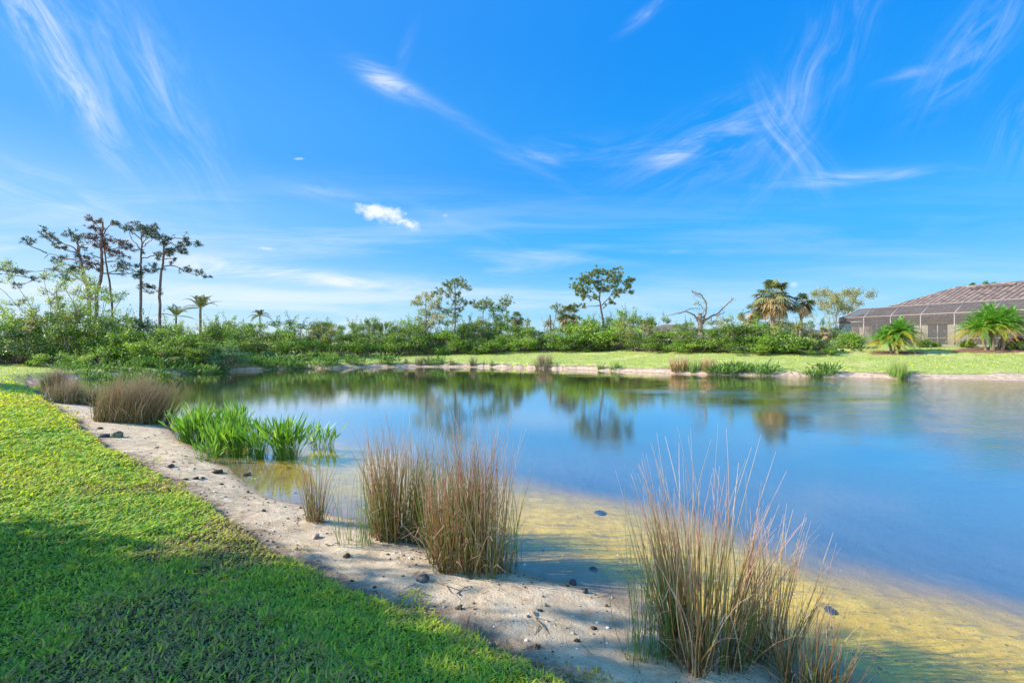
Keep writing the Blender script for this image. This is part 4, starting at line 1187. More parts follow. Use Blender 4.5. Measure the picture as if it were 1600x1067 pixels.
tree('pine_tree', 'pine tree', 'straight pine with broad flat dark crown, left one of the two tall right pines', 44,
     [(306, 1230), (305, 1000), (303, 760), (300, 560), (302, 440), (308, 320), (305, 200)],
     [[(300, 380), (230, 310), (160, 260), (120, 190), (125, 150)], [(310, 350), (370, 325), (440, 315), (500, 290)], [(303, 460), (380, 430), (440, 395), (500, 380)], [(285, 610), (230, 560), (170, 520)],
      [(302, 570), (360, 560), (400, 570), (450, 600)], [(303, 740), (350, 740), (430, 745)], [(305, 240), (350, 180), (400, 160)], [(310, 280), (240, 200), (200, 160)], [(306, 260), (285, 150)], [(308, 330), (380, 270), (430, 240)]],
     [(130, 150, 36), (180, 150, 36), (230, 130, 42), (290, 125, 46), (350, 155, 52), (408, 178, 46), (455, 222, 40), (370, 215, 42), (280, 185, 42), (220, 190, 32), (485, 212, 28), (430, 240, 30), (330, 400, 24), (375, 390, 20),
      (480, 370, 32), (450, 420, 28), (510, 400, 26), (160, 500, 34), (200, 540, 42), (180, 600, 42), (240, 640, 30), (140, 550, 30), (380, 510, 28), (350, 580, 38), (420, 570, 38), (400, 620, 36), (440, 665, 24), (350, 740, 32),
      (430, 735, 28), (440, 790, 24), (355, 790, 22), (240, 535, 26), (460, 750, 20)],
     .26, conv=z2, group=PG, seed=34)
tree('pine_tree', 'pine tree', 'slightly bent pine whose dark clumps stretch right, rightmost of the tall left pines', 44.5,
     [(496, 1230), (492, 1060), (490, 760), (505, 560), (520, 440), (530, 340), (520, 270)],
     [[(508, 540), (570, 520), (630, 555), (700, 590), (840, 610)], [(528, 370), (570, 330), (650, 320), (720, 350), (780, 380), (830, 430)], [(525, 300), (590, 250), (660, 250), (740, 280)], [(528, 400), (620, 390), (720, 410)], [(515, 470), (560, 460), (600, 465)]],
     [(520, 262, 34), (555, 255, 34), (590, 290, 34), (520, 300, 28), (560, 320, 30), (660, 240, 30), (655, 265, 22), (698, 288, 24), (745, 280, 24), (770, 300, 26), (745, 322, 20), (798, 345, 22), (795, 395, 22), (765, 410, 20), (822, 400, 18), (850, 436, 14), (725, 400, 20),
      (640, 340, 28), (600, 380, 34), (640, 405, 24), (560, 400, 26), (490, 465, 18), (600, 460, 16), (555, 500, 16), (635, 525, 22), (645, 568, 22), (685, 558, 24), (722, 565, 22), (785, 568, 22), (800, 612, 20), (845, 612, 12), (830, 440, 12)],
     .27, conv=z2, group=PG, seed=35)
tree('pine_tree', 'pine tree', 'pine cut by the left edge, only its drooping branch tips in view', 40,
     [(-60, 560), (-58, 480), (-55, 420), (-50, 380)], [[(-55, 440), (-20, 425), (12, 430)], [(-55, 410), (-20, 405), (10, 412)]],
     [(4, 405, 6), (14, 415, 5), (2, 420, 6), (18, 432, 5), (8, 442, 5), (26, 425, 4), (-15, 410, 8), (-30, 420, 8), (-45, 390, 10), (-50, 370, 9), (-70, 400, 10), (-30, 440, 6)], .28, group=PG, seed=36)
tree('pine_tree', 'pine tree', 'slender tall pine with sparse green clumps, left of centre across the pond', 47,
     [(440, 600), (442, 500), (445, 400), (445, 250), (440, 150)], [[(445, 300), (400, 240), (350, 210)], [(445, 260), (490, 200), (530, 190)], [(445, 340), (500, 310), (540, 290)], [(445, 240), (400, 190)]],
     [(440, 148, 26), (415, 170, 22), (480, 152, 24), (385, 178, 22), (350, 218, 24), (420, 205, 22), (500, 190, 22), (527, 210, 16), (462, 240, 26), (392, 240, 22), (480, 275, 22), (430, 290, 24), (505, 300, 20), (455, 335, 28), (540, 290, 16), (420, 350, 24), (335, 240, 16), (465, 185, 20), (455, 380, 22)],
     .17, 'needle_green', conv=z3, seed=37, dens=1.3)
tree('pine_tree', 'pine tree', 'small slender pine with round umbrella top between the slender tall pine and the leaning tree', 50,
     [(622, 600), (620, 480), (618, 380), (620, 330)], [[(618, 360), (590, 310)], [(619, 350), (655, 305)]],
     [(590, 296, 24), (625, 286, 28), (658, 296, 24), (610, 322, 22), (645, 322, 22), (575, 318, 16), (665, 320, 14), (620, 420, 14), (632, 450, 12)], .13, 'needle_green', conv=z3, seed=38, dens=1.3)
tree('pine_tree', 'pine tree', 'tiny far pine with a mop top right of the umbrella pine', 60,
     [(772, 520), (770, 440), (765, 340), (760, 290)], [[(762, 320), (740, 290)]], [(738, 284, 20), (765, 272, 24), (785, 288, 18), (768, 305, 16), (750, 300, 16)], .14, 'needle_green', conv=z3, seed=39, dens=1.3)
tree('pine_tree', 'pine tree', 'spreading pine with wide domed crown standing alone right of centre', 55,
     [(1372, 560), (1368, 410), (1352, 320), (1345, 260), (1350, 200)],
     [[(1352, 310), (1290, 312), (1210, 325)], [(1360, 310), (1410, 250), (1480, 220), (1525, 235)], [(1345, 265), (1280, 200), (1225, 180)], [(1350, 210), (1375, 150), (1400, 120)], [(1348, 240), (1310, 170), (1290, 130)], [(1365, 330), (1400, 300), (1440, 260)], [(1350, 230), (1420, 180), (1470, 150)], [(1345, 280), (1250, 240), (1200, 225)]],
     [(1188, 215, 22), (1213, 182, 28), (1240, 146, 32), (1282, 124, 32), (1330, 110, 32), (1378, 106, 32), (1425, 120, 32), (1465, 140, 28), (1492, 180, 26), (1508, 200, 18), (1532, 236, 13), (1450, 168, 30), (1400, 156, 30), (1340, 155, 32), (1285, 165, 30),
      (1230, 208, 30), (1270, 215, 26), (1240, 256, 20), (1300, 262, 20), (1212, 305, 16), (1258, 306, 15), (1430, 208, 26), (1470, 222, 20), (1388, 205, 26), (1325, 205, 22), (1412, 290, 20), (1440, 250, 17), (1505, 165, 18), (1200, 250, 16)],
     .28, 'needle_green', conv=z3, seed=40, dens=2.9)
tree('pine_tree', 'pine tree', 'wispy low pine top left of the dense fan palm, beside the broken stump', 57,
     [(1062, 560), (1058, 440), (1075, 360), (1090, 320)], [[(1075, 360), (1060, 320)]], [(1060, 314, 14), (1088, 308, 16), (1112, 320, 13), (1080, 340, 13), (1100, 350, 12)], .12, 'needle_green', conv=z3, seed=41)
tree('grey_green_tree', 'tree', 'grey-green broadleaf tree with several slim trunks left of the slender tall pine', 46,
     [(258, 600), (256, 530), (262, 420), (262, 330), (265, 260)], [[(256, 540), (225, 450), (215, 330)], [(260, 520), (320, 420), (345, 310)], [(262, 420), (300, 350)], [(262, 500), (275, 420), (320, 380)]],
     [(218, 262, 26), (250, 236, 24), (285, 240, 24), (290, 272, 26), (240, 300, 34), (208, 300, 22), (310, 318, 34), (348, 298, 28), (355, 330, 24), (220, 342, 34), (270, 360, 38), (330, 378, 38), (200, 388, 28), (380, 345, 30), (388, 385, 26), (250, 415, 30), (310, 420, 30), (350, 410, 24), (215, 420, 26), (370, 275, 18)],
     .13, 'leaf_olive', 'bark_grey', 'leaves', conv=z3, seed=42, dens=1.0, size=.13)
tree('leaning_tree', 'tree', 'leaning tree with mop-like green head above the leafy mound', 49,
     [(812, 560), (800, 525), (745, 430), (712, 370)], [[(745, 430), (760, 380)], [(712, 370), (680, 350)]],
     [(685, 342, 26), (712, 330, 26), (738, 340, 28), (680, 370, 26), (720, 385, 32), (762, 375, 26), (740, 425, 24), (700, 400, 24), (775, 400, 20), (775, 350, 14)], .14, 'leaf_mid', 'bark_grey', 'leaves', conv=z3, seed=43, size=.13)
# pale half-bare tree at left, and the twiggy tree near the house
def spread_limbs(rg, base, top_pts):
    return [[base, (base[0] * .6 + x * .4 + rg.normal(0, 2), base[1] * .55 + y * .45), (x, y)] for x, y in top_pts]
rg_ = np.random.default_rng(50)
tp = [(22, 452), (40, 432), (60, 422), (82, 425), (100, 440), (118, 428), (35, 470), (140, 448), (70, 450), (160, 462), (110, 455), (52, 480), (12, 468)]
tree('half_bare_tree', 'tree', 'pale airy tree with bare twigs and small light leaves, in front of the leaning pine', 34, [(92, 560), (90, 530), (88, 505), (86, 470)],
     spread_limbs(rg_, (92, 545), tp), [(x + rg_.normal(0, 7), y + rg_.normal(0, 8), rg_.uniform(5, 9)) for x, y in tp * 7] , .075, 'leaf_pale', 'bark_grey', 'leaves', seed=44, dens=.26, size=.10, twigs=5)
tp = [(128, 452), (150, 445), (168, 455), (178, 468), (140, 470), (160, 480), (125, 485), (172, 492)]
tree('leafy_tree', 'tree', 'fresh green leafy tree wrapping the lower trunks of the left pines', 36, [(150, 565), (150, 530), (150, 500), (150, 470)],
     spread_limbs(rg_, (150, 540), tp), [(x + rg_.normal(0, 5), y + rg_.normal(0, 6), rg_.uniform(6, 10)) for x, y in tp * 3], .12, 'leaf_bright', 'bark_grey', 'leaves', seed=45, dens=.55, size=.11, twigs=3)
tp = [(1276, 478), (1285, 462), (1298, 452), (1312, 447), (1326, 446), (1340, 455), (1349, 468), (1348, 484), (1334, 470), (1318, 465), (1302, 472), (1290, 488), (1280, 500), (1312, 485), (1330, 492), (1300, 500)]
tree('twiggy_tree', 'tree', 'pale twiggy tree with sparse olive leaves left of the house', 50, [(1300, 545), (1302, 530), (1306, 510), (1310, 480)],
     spread_limbs(rg_, (1302, 535), tp), [(1313 + 36 * r_ ** .5 * cos(a_), 481 - 33 * r_ ** .5 * sin(a_), rg_.uniform(6, 10)) for r_, a_ in zip(rg_.uniform(0, 1, 90), rg_.uniform(-.5, 3.64, 90))], .13, 'leaf_olive', 'bark_grey', 'leaves', seed=46, dens=.24, size=.12, twigs=5)
tree('far_tree_top', 'tree', 'dark tree crown just showing over the roof ridge', 75, [(1532, 540), (1530, 470), (1530, 445)], [], [(1516, 446, 3), (1527, 444, 4), (1538, 443, 4), (1546, 444, 3)], .25, 'leaf_dark', 'bark_dark', 'leaves', seed=47, size=.2)


def snag():
    d = 45; rg = np.random.default_rng(3); bx = (z4((577, 0))[0] - 800) / FPX * d; g = H(bx, d)
    root = thing('dead_snag', (bx, d, g), 'broken dead trunk with long crooked bare limbs above the thicket', 'dead tree')
    def L(P):
        P = np.array([z4(p) for p in P]); return np.stack([(P[:, 0] - 800) / FPX * d - bx, np.cumsum(rg.normal(0, .08, len(P))), CAMZ + (HOR - P[:, 1]) / FPX * d - g], 1)
    mb = MB(); T = L([(585, 570), (582, 500), (577, 430), (574, 390), (570, 362)]); T[0, 2] = -.2
    mb.tube(T, [.30, .27, .24, .22, .20], 10)
    for a in range(9):                     # splintered top
        th = a * .7; p = T[-1] + np.array([cos(th) * .19, sin(th) * .19, -.05]); mb.tube(np.stack([p, p + [0, 0, rg.uniform(.08, .3)]]), [.06, .01], 4)
    mb.build('trunk', MAT['bark_dead'], root, smooth=True)
    for P, r in [([(565, 400), (530, 362), (480, 345), (430, 360), (368, 375)], .085), ([(592, 425), (612, 355), (610, 300), (580, 240), (540, 228), (525, 215)], .10), ([(590, 420), (640, 380), (700, 350), (760, 290), (790, 262)], .11),
                 ([(640, 380), (700, 368), (735, 350)], .05), ([(480, 345), (530, 325), (590, 325)], .04), ([(580, 260), (555, 245), (548, 235)], .03), ([(760, 290), (775, 262)], .03), ([(600, 330), (575, 300), (560, 285)], .03), ([(600, 425), (590, 395), (605, 370), (598, 350)], .07),
                 ([(640, 385), (660, 420), (690, 430)], .04), ([(560, 410), (545, 385)], .04)]:
        P3 = L(P); t_ = np.linspace(0, len(P3) - 1, len(P3) * 4); s = np.stack([np.interp(t_, range(len(P3)), P3[:, i]) for i in range(3)], 1) + rg.normal(0, .03, (len(t_), 3))
        mb = MB(); mb.tube(s, np.linspace(r, r * .35, len(s)), 6)
        for _ in range(9):
            j = rg.integers(len(s) // 3, len(s)); e = s[j] + rg.normal(0, .22, 3); mb.tube(np.stack([s[j], (s[j] + e) / 2 + rg.normal(0, .03, 3), e]), [.016, .012, .006], 3)
        mb.build('limb', MAT['bark_dead'], root, smooth=True)
    lf = MB()
    for c in ([600, 410], [575, 295], [610, 290], [600, 340], [560, 400], [545, 300]):
        blob_leaves(lf, rg, L([c])[0], .28, 60, .10)
    lf.build('climbing_vine', MAT['leaf_olive'], root)


MAT['bark_dead'] = bark_mat('dead_wood', (.09, .065, .055), (.24, .18, .145))
snag()
tree('broken_stump', 'dead tree', 'short broken grey trunk left of the dense fan palm', 50, [(1042, 560), (1040, 460), (1038, 368)], [[(1040, 440), (1000, 420), (985, 380)], [(1040, 430), (1020, 400)]], [], .16, bark='bark_dead', conv=z3, seed=48, r_tip=.8)


# ---- palms
def fan_palm(label, px, cy, d, cr, trunk_r, seed, base_px=None, group='sabal palms', dead=.35, n=44, name='fan_palm'):
    rg = np.random.default_rng(seed); bx = ((base_px or px) - 800) / FPX * d; g = H(bx, d)
    cx = (px - 800) / FPX * d - bx; cz = CAMZ + (HOR - cy) / FPX * d - g
    root = thing(name, (bx, d, g), label, 'palm tree', group)
    mb = MB(); zz = np.linspace(-.2, cz, 14)
    mb.tube(np.stack([cx * (zz / cz).clip(0, 1) ** 1.5, 0 * zz, zz], 1), trunk_r * (1 + .12 * np.sin(np.arange(14) * 2.1)), 9)
    for i in range(40):                     # old boots
        a = i * 2.4; h_ = cz * (.62 + .36 * i / 40); p = np.array([cx * (h_ / cz) ** 1.5 + cos(a) * trunk_r * .9, sin(a) * trunk_r * .9, h_])
        mb.bar(p, p + np.array([cos(a) * .12, sin(a) * .12, .22]), .07, .03)
    mb.build('trunk', MAT['bark_palm'], root)
    lf = MB()
    for i in range(n):
        az = rg.uniform(0, 2 * pi); q = (i + .5) / n; el = radians(88 - 150 * q ** .85 + rg.normal(0, 7))
        d0 = np.array([cos(az) * cos(el), sin(az) * cos(el), sin(el)]); pl = cr * rg.uniform(.45, .62)
        c0 = np.array([cx, 0, cz]); hub = c0 + d0 * pl + np.array([0, 0, -.10 * pl])
        lf.tube(np.stack([c0, c0 + d0 * pl * .5 + [0, 0, .05], hub]), [.022, .016, .012], 3, v=.4, h0=.6, h1=.6)
        hv = 0.0 if q > 1 - dead and rg.uniform() < .75 else .8
        if .55 < q < 1 - dead: hv = .5
        d1 = d0 + np.array([0, 0, -.45]); d1 /= np.linalg.norm(d1)
        sd = np.cross(d1, [0, 0, 1.0]); sd /= np.linalg.norm(sd) + 1e-6; nn = np.cross(sd, d1)
        M_ = 20; an = np.linspace(-1.9, 1.9, M_) + rg.normal(0, .04, M_)
        L = cr * rg.uniform(.40, .52) * (1 - .25 * np.abs(an) / 1.9) * rg.uniform(.85, 1.1, M_)
        dirs = np.cos(an)[:, None] * d1 + np.sin(an)[:, None] * sd + nn * -.15
        wv = np.cross(dirs, nn); wv /= np.linalg.norm(wv, axis=1)[:, None]; wd = (L * .062)[:, None]
        mid = hub + dirs * L[:, None] * .55; tip = hub + dirs * L[:, None] - np.array([0, 0, 1]) * (L[:, None] * rg.uniform(.10, .45, (M_, 1)))
        V = np.stack([np.repeat(hub[None], M_, 0), mid - wv * wd, tip, mid + wv * wd], 1).reshape(-1, 3)
        lf.add(V, np.arange(M_ * 4).reshape(M_, 4), v=np.clip(rg.uniform(.05, .95) + rg.normal(0, .12, len(V)), 0, .99), h=np.clip(hv + rg.normal(0, .07), 0, 1))
    lf.build('fronds', MAT['palm'], root)
    return root


fan_palm('biggest sabal palm with shaggy skirt of brown dead fronds', 1208, 464, 46, 2.35, .22, 1, 1207, n=60, dead=.42)
fan_palm('smaller round-headed sabal palm on a slim trunk, right of the biggest', 1254, 474, 45, 1.35, .13, 2, 1250, n=46)
fan_palm('half-hidden sabal palm crown behind the left side of the biggest', 1178, 486, 49, 1.25, .15, 3, n=34)
fan_palm('dense grey-green fan palm crown low over the thicket, left of the spreading pine', 888, 494, 50, 1.65, .17, 4, n=50, dead=.5)
fan_palm('small fan palm above the thicket right of the leaning tree', 806, 498, 49, 1.15, .14, 5, n=34)
fan_palm('little yellowish fan palm on a thin trunk beside the twiggy tree', 1290, 520, 42, .85, .07, 6, n=26, dead=.7)


def frond(mb, rg, c, az, el, L, droop, n=22, lw=.03, ll=.45, hv=.8, v=.5, vee=.35):
    t_ = np.linspace(0, 1, 9); h = np.array([cos(az), sin(az), 0])
    pts = c + h * (L * (np.cos(el) * t_))[:, None] + np.array([0, 0, 1]) * (L * (sin(el) * t_ - droop * t_ ** 2.2))[:, None]
    mb.tube(pts, np.linspace(.022, .006, 9), 3, v=v, h0=hv, h1=hv, cap=False)
    tt = np.linspace(.12, .99, n); P = np.stack([np.interp(tt, t_, pts[:, i]) for i in range(3)], 1)
    D = np.gradient(P, axis=0); D /= np.linalg.norm(D, axis=1)[:, None]; sd = np.cross(D, [0, 0, 1.0]); sd /= np.linalg.norm(sd, axis=1)[:, None] + 1e-6; up = np.cross(sd, D)
    for s in (-1, 1):
        l_ = ll * np.sin(np.clip(tt * 1.08 + .12, 0, 1) * pi * .92 + .12)[:, None] * rg.uniform(.8, 1.1, (n, 1)) + .05
        dr = sd * s * .85 + D * .55 + up * vee; dr /= np.linalg.norm(dr, axis=1)[:, None]
        tip = P + dr * l_ - np.array([0, 0, 1]) * l_ * rg.uniform(.15, .5, (n, 1)); mid = P + dr * l_ * .5
        V = np.stack([P - D * lw * .4, mid - D * lw, tip, mid + D * lw], 1).reshape(-1, 3)
        mb.add(V, np.arange(n * 4).reshape(n, 4), v=v, h=hv)


def feather_palm(label, px, cy, d, L, tr, seed, mat='palm', n=12, droop=.42):
    L *= 1.25
    rg = np.random.default_rng(seed); bx = (px - 800) / FPX * d; g = H(bx, d); cz = CAMZ + (HOR - cy) / FPX * d - g
    root = thing('feather_palm', (bx, d, g), label, 'palm tree', 'feather palms behind the left thicket')
    mb = MB(); zz = np.linspace(-.2, cz, 8); mb.tube(np.stack([0 * zz, 0 * zz, zz], 1), np.linspace(tr, tr * .7, 8), 8); mb.build('trunk', MAT['bark_palm'], root)
    lf = MB()
    for i in range(n):
        frond(lf, rg, np.array([0, 0, cz]), i * 2.4 + rg.normal(0, .2), radians(rg.uniform(5, 75)), L * rg.uniform(.8, 1.1), droop * rg.uniform(.7, 1.3), ll=L * .19, lw=.04, v=rg.uniform(.2, .8))
    lf.build('fronds', MAT[mat], root)


feather_palm('feather palm with drooping fronds, leftmost of the three small palms', 275, 495, 52, 1.9, .14, 61)
feather_palm('feather palm with the fullest crown, middle of the three small palms', 313, 482, 50, 2.2, .16, 62, n=20)
feather_palm('lone small feather palm on a thin bare trunk against the sky', 406, 494, 56, 1.5, .10, 63, n=15, droop=.6)


def date_palm(label, c, h, r, trunks, seed):
    rg = np.random.default_rng(seed); root = thing('date_palm', tuple(c), label, 'palm tree', 'dwarf date palms on the house lawn')
    for (dx, dy, tx, ty, hh) in trunks:
        lf = MB(); cz = h * hh; b = np.array([dx, dy, -.1]); tp_ = np.array([tx, ty, cz])
        mb = MB(); s = np.linspace(0, 1, 10)[:, None]; P = b + (tp_ - b) * s + np.array([0, 0, 1]) * 0; P[:, 0] += .08 * np.sin(s[:, 0] * 3)
        mb.tube(P, .085 * (1 + .16 * np.sin(np.arange(10) * 2.6)), 7); mb.build('trunk', MAT['bark_palm'], root)
        for i in range(66):
            q = (i + .5) / 66; el = radians(74 - 78 * q + rg.normal(0, 7))
            frond(lf, rg, tp_, i * 2.4 + rg.normal(0, .15), el, r * rg.uniform(.85, 1.1), .30 + .34 * q, n=26, lw=.018, ll=.25, hv=.02 + .0 * q if q > .86 and rg.uniform() < .6 else (.3 if q > .66 and rg.uniform() < .6 else .85), v=rg.uniform(.1, .95), vee=.25)
        lf.build('fronds', MAT['date_palm'], root)


date_palm('wide arching date palm in a mulch ring in front of the sliding doors', PALM1, 1.75, 1.55, [(0, 0, -.1, 0, .62), (.15, .1, .55, .3, .70), (-.1, .15, -.45, .1, .5), (.05, -.1, .15, -.3, .82)], 71)
date_palm('largest date palm, with several trunks in red mulch, at the right edge', PALM2, 2.35, 1.85, [(0, 0, -.1, 0, .72), (.35, .1, 1.1, .2, .80), (-.35, .15, -.75, .2, .55), (.5, -.1, .45, -.3, .62), (-.1, .1, .25, .5, .88)], 72)

# ---- big leafy trees outside the picture on the left, unseen; three are added stand-ins for whatever shades the near lawn
def shade_tree(label, x, y, cz, rx, ry, rz_, seed, n=15000):
    rg = np.random.default_rng(seed); g = H(x, y); root = thing('shade_tree', (x, y, g), label, 'tree', 'broad trees left of the lawn')
    st = MB(); lf = MB(); st.tube([(0, 0, -.3), (.1, 0, cz * .3), (0, .1, cz * .7)], [.3, .25, .18], 9)
    for i in range(46):
        d = rg.normal(0, 1, 3); d /= np.linalg.norm(d); c = np.array([d[0] * rx, d[1] * ry, d[2] * rz_]) * rg.uniform(.15, .86) + [0, 0, cz]
        st.tube(np.stack([[0, 0, cz * .5], (c + [0, 0, cz * .6]) / 2, c]), [.09, .05, .02], 5)
        blob_leaves(lf, rg, c, min(rx, ry, rz_) * .42, n // 46, .17, .8)
    st.build('trunk', MAT['bark_dark'], root); lf.build('crown', MAT['leaf_mid'], root)


SHADE = [('broad leafy tree left of the photo, shading the lawn nearest the camera', -10.5, 2.2, 3.7, 3.2, 2.5, 1.9, 81, 30000),
         ('second broad tree left of the photo, shading the near sandy bank', -11.3, .2, 5.9, 2.8, 3.6, 1.9, 82, 24000),
         ('third broad tree behind the camera on the left', -6.5, -1.8, 5.4, 2.8, 2.8, 2.4, 83, 22000),
         ('tree outside the left edge, shading the lawn beside the curved bank', -28.0, 17.0, 6.2, 2.8, 2.6, 1.9, 84, 14000)]
for s_ in SHADE: shade_tree(*s_)
# ------------------------------------------------------------------ the house, its pool cage and what grows around it
HC = np.array([35.0, 37.5]); HR = math.atan2(-.963, .27); FLOOR = 1.62      # local x runs along the front to the right, y goes in, z up


def house():
    root = thing('tile_roof_house', (HC[0], HC[1], FLOOR), 'cream stucco house with pinkish-brown barrel tile hip roof behind a screened cage', 'house', rz=HR)
    YW = 8.2; ZW = 2.5; XL, XR = -13.4, 22.0
    doors = [(-11.2, -6.9, 4, 'wide dark glass sliding door left of the pale wall bay'), (-5.85, -4.05, 2, 'two-panel glass sliding door with white frame'), (-2.6, 1.8, 3, None), (4, 8, 3, None)]
    mb = MB(); x = XL
    for a, b, n_, lab in doors:
        mb.box(x, a, YW, YW + .25, -.6, ZW); mb.box(a, b, YW + .003, YW + .25, 2.12, ZW - .002); mb.box(a, b, YW + .003, YW + .25, -.6, 0); x = b
    mb.box(x, XR, YW, YW + .25, -.6, ZW)
    mb.box(XL, XL + .25, YW + .25, 22, -.6, ZW - .003); mb.box(XR - .25, XR, YW + .25, 22, -.6, ZW - .003); mb.box(XL, XR, 22, 22.25, -.6, ZW)
    mb.box(XL + .26, XR - .26, YW + 3.5, YW + 3.7, -.6, ZW - .01)     # inner wall seen through the glass
    mb.build('wall', MAT['stucco'], root)
    for a, b, n_, lab in doors:
        fr = MB(); w = (b - a) / n_
        fr.box(a, b, YW + .04, YW + .14, 2.05, 2.12); fr.box(a, b, YW + .04, YW + .14, 0, .05)
        for i in range(n_ + 1): fr.box(a + i * w - .03 + (.03 if i == 0 else -.03 if i == n_ else 0), a + i * w + .03 + (.03 if i == 0 else -.03 if i == n_ else 0), YW + .03, YW + .15, .05, 2.05)
        fr.box(a + .06, b - .06, YW + .06, YW + .12, .62, .67)
        f = fr.build('sliding_door', MAT['trim'], root)
        if lab: f['label'] = lab
        for i in range(n_):
            g = MB(); g.box(a + i * w + .03, a + (i + 1) * w - .03, YW + .085, YW + .10, .05, 2.05); g.build('glass_pane', MAT['glass'], f)
    # roof: barrel tile waves over the slope
    EY, EZ, RY, RZ = 7.6, 2.5, 15.2, 5.95; EX0, RX0, EX1, RX1 = -14.5, -7.4, 23.0, 16.0
    rg = np.random.default_rng(9)
    def slope(P0, P1, Q0, Q1, period=.50, rows=19):
        """P0-P1 eave, Q0-Q1 ridge"""
        P0, P1, Q0, Q1 = map(lambda p: np.array(p, float), (P0, P1, Q0, Q1))
        ex = (P1 - P0) / np.linalg.norm(P1 - P0); Lx = np.linalg.norm(P1 - P0); K = int(Lx / period); per = Lx / K
        a0 = (Q0 - P0) @ ex; a1 = (Q1 - P0) @ ex; nor = np.cross(ex, (Q0 - P0)); nor /= np.linalg.norm(nor); nor *= np.sign(nor[2])
        rise = (Q0 - P0) - ex * a0
        S = 8; xs = np.arange(K * S + 1) / S * per; prof = np.abs(np.sin(xs / per * pi)) ** .7 * .13
        mbs = MB()
        for r in range(rows):
            t0, t1 = r / rows, (r + 1) / rows
            def ring(t, lift):
                lo, hi = a0 * t, Lx + (a1 - Lx) * t; xx = np.clip(xs, lo, hi)
                return P0 + ex * xx[:, None] + rise * t + nor * (prof + lift)[:, None] * ((xs >= lo - per) & (xs <= hi + per))[:, None]
            A = ring(t0, .03 + 0 * xs); B = ring(t1, .0 + 0 * xs); A0 = ring(t0, .0 + 0 * xs)
            n_ = len(xs); v = np.repeat(np.clip(.62 + .12 * rg.normal(0, 1, K), 0, 1), S); v = np.append(v, .5); sk = np.arange(len(v)) % S; v = np.where((sk == 0) | (sk == S - 1), v * .18, v)  # valley strips darkened: pan shadow painted into the tile colour, along with dirt
            # split so each tile has its own tone
            idx = np.arange(n_ - 1); okk = (xs[:-1] < Lx + (a1 - Lx) * t0) & (xs[1:] > a0 * t0)
            idx = idx[okk]
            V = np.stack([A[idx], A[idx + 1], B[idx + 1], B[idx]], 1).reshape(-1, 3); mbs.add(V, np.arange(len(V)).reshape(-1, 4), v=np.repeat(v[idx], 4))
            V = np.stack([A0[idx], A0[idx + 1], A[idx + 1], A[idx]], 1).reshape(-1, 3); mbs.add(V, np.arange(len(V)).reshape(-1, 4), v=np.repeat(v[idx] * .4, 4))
        return mbs
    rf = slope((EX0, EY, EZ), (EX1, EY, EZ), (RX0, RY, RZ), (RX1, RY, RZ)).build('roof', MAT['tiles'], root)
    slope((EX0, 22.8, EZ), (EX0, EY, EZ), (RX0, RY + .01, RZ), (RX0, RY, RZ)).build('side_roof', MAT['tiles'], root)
    mb = MB(); mb.add([(EX0, 22.8, EZ), (EX1, 22.8, EZ), (RX1, RY, RZ), (RX0, RY, RZ), (EX1, EY, EZ)], [(0, 1, 2, 3)], [(4, 1, 2)]); mb.build('back_roof', MAT['tiles'], root)
    mb = MB()
    for a, b in (((RX0, RY, RZ + .08), (RX1, RY, RZ + .08)), ((EX0, EY, EZ + .08), (RX0, RY, RZ + .08))):
        a = np.array(a); b = np.array(b); n_ = int(np.linalg.norm(b - a) / .4)
        for i in range(n_):
            p = a + (b - a) * i / n_; q = a + (b - a) * (i + 1.12) / n_; mb.tube(np.stack([p, q]), [.13, .11], 7, v=rg.uniform(.1, .8))
    mb.build('ridge_tiles', MAT['tiles'], root)
    for (a, b) in ((-5.7, -2.2), (-1.5, 4.2)):         # two low vent ridges near the top of the slope
        mb = MB(); n_ = int((b - a) / .42); y = RY - .75; z = RZ - .34 + .17
        for i in range(n_):
            mb.tube([(a + i * .42, y, z), (a + i * .42 + .46, y, z)], [.17, .14], 7, v=rg.uniform(0, .5))
        mb.box(a, b, y - .25, y - .12, z - .22, z - .02, v=0); mb.build('roof_vent', MAT['tiles'], root)
    mb = MB(); mb.box(EX0 - .05, EX1, EY - .14, EY - .003, EZ - .12, EZ + .03); mb.box(EX0 - .14, EX0 - .003, EY - .14, 22.8, EZ - .12, EZ + .03)
    mb.build('gutter', MAT['gutter'], root)
    mb = MB(); mb.box(EX0, EX1, EY, YW - .003, EZ - .10, EZ - .02); mb.box(EX0, XL, YW, 22.8, EZ - .10, EZ - .02); mb.build('soffit', MAT['trim'], root)
    mb = MB(); mb.box(-13.2, 22, -.15, YW - .003, -.7, -.02); mb.build('patio_slab', MAT['trim'], root)


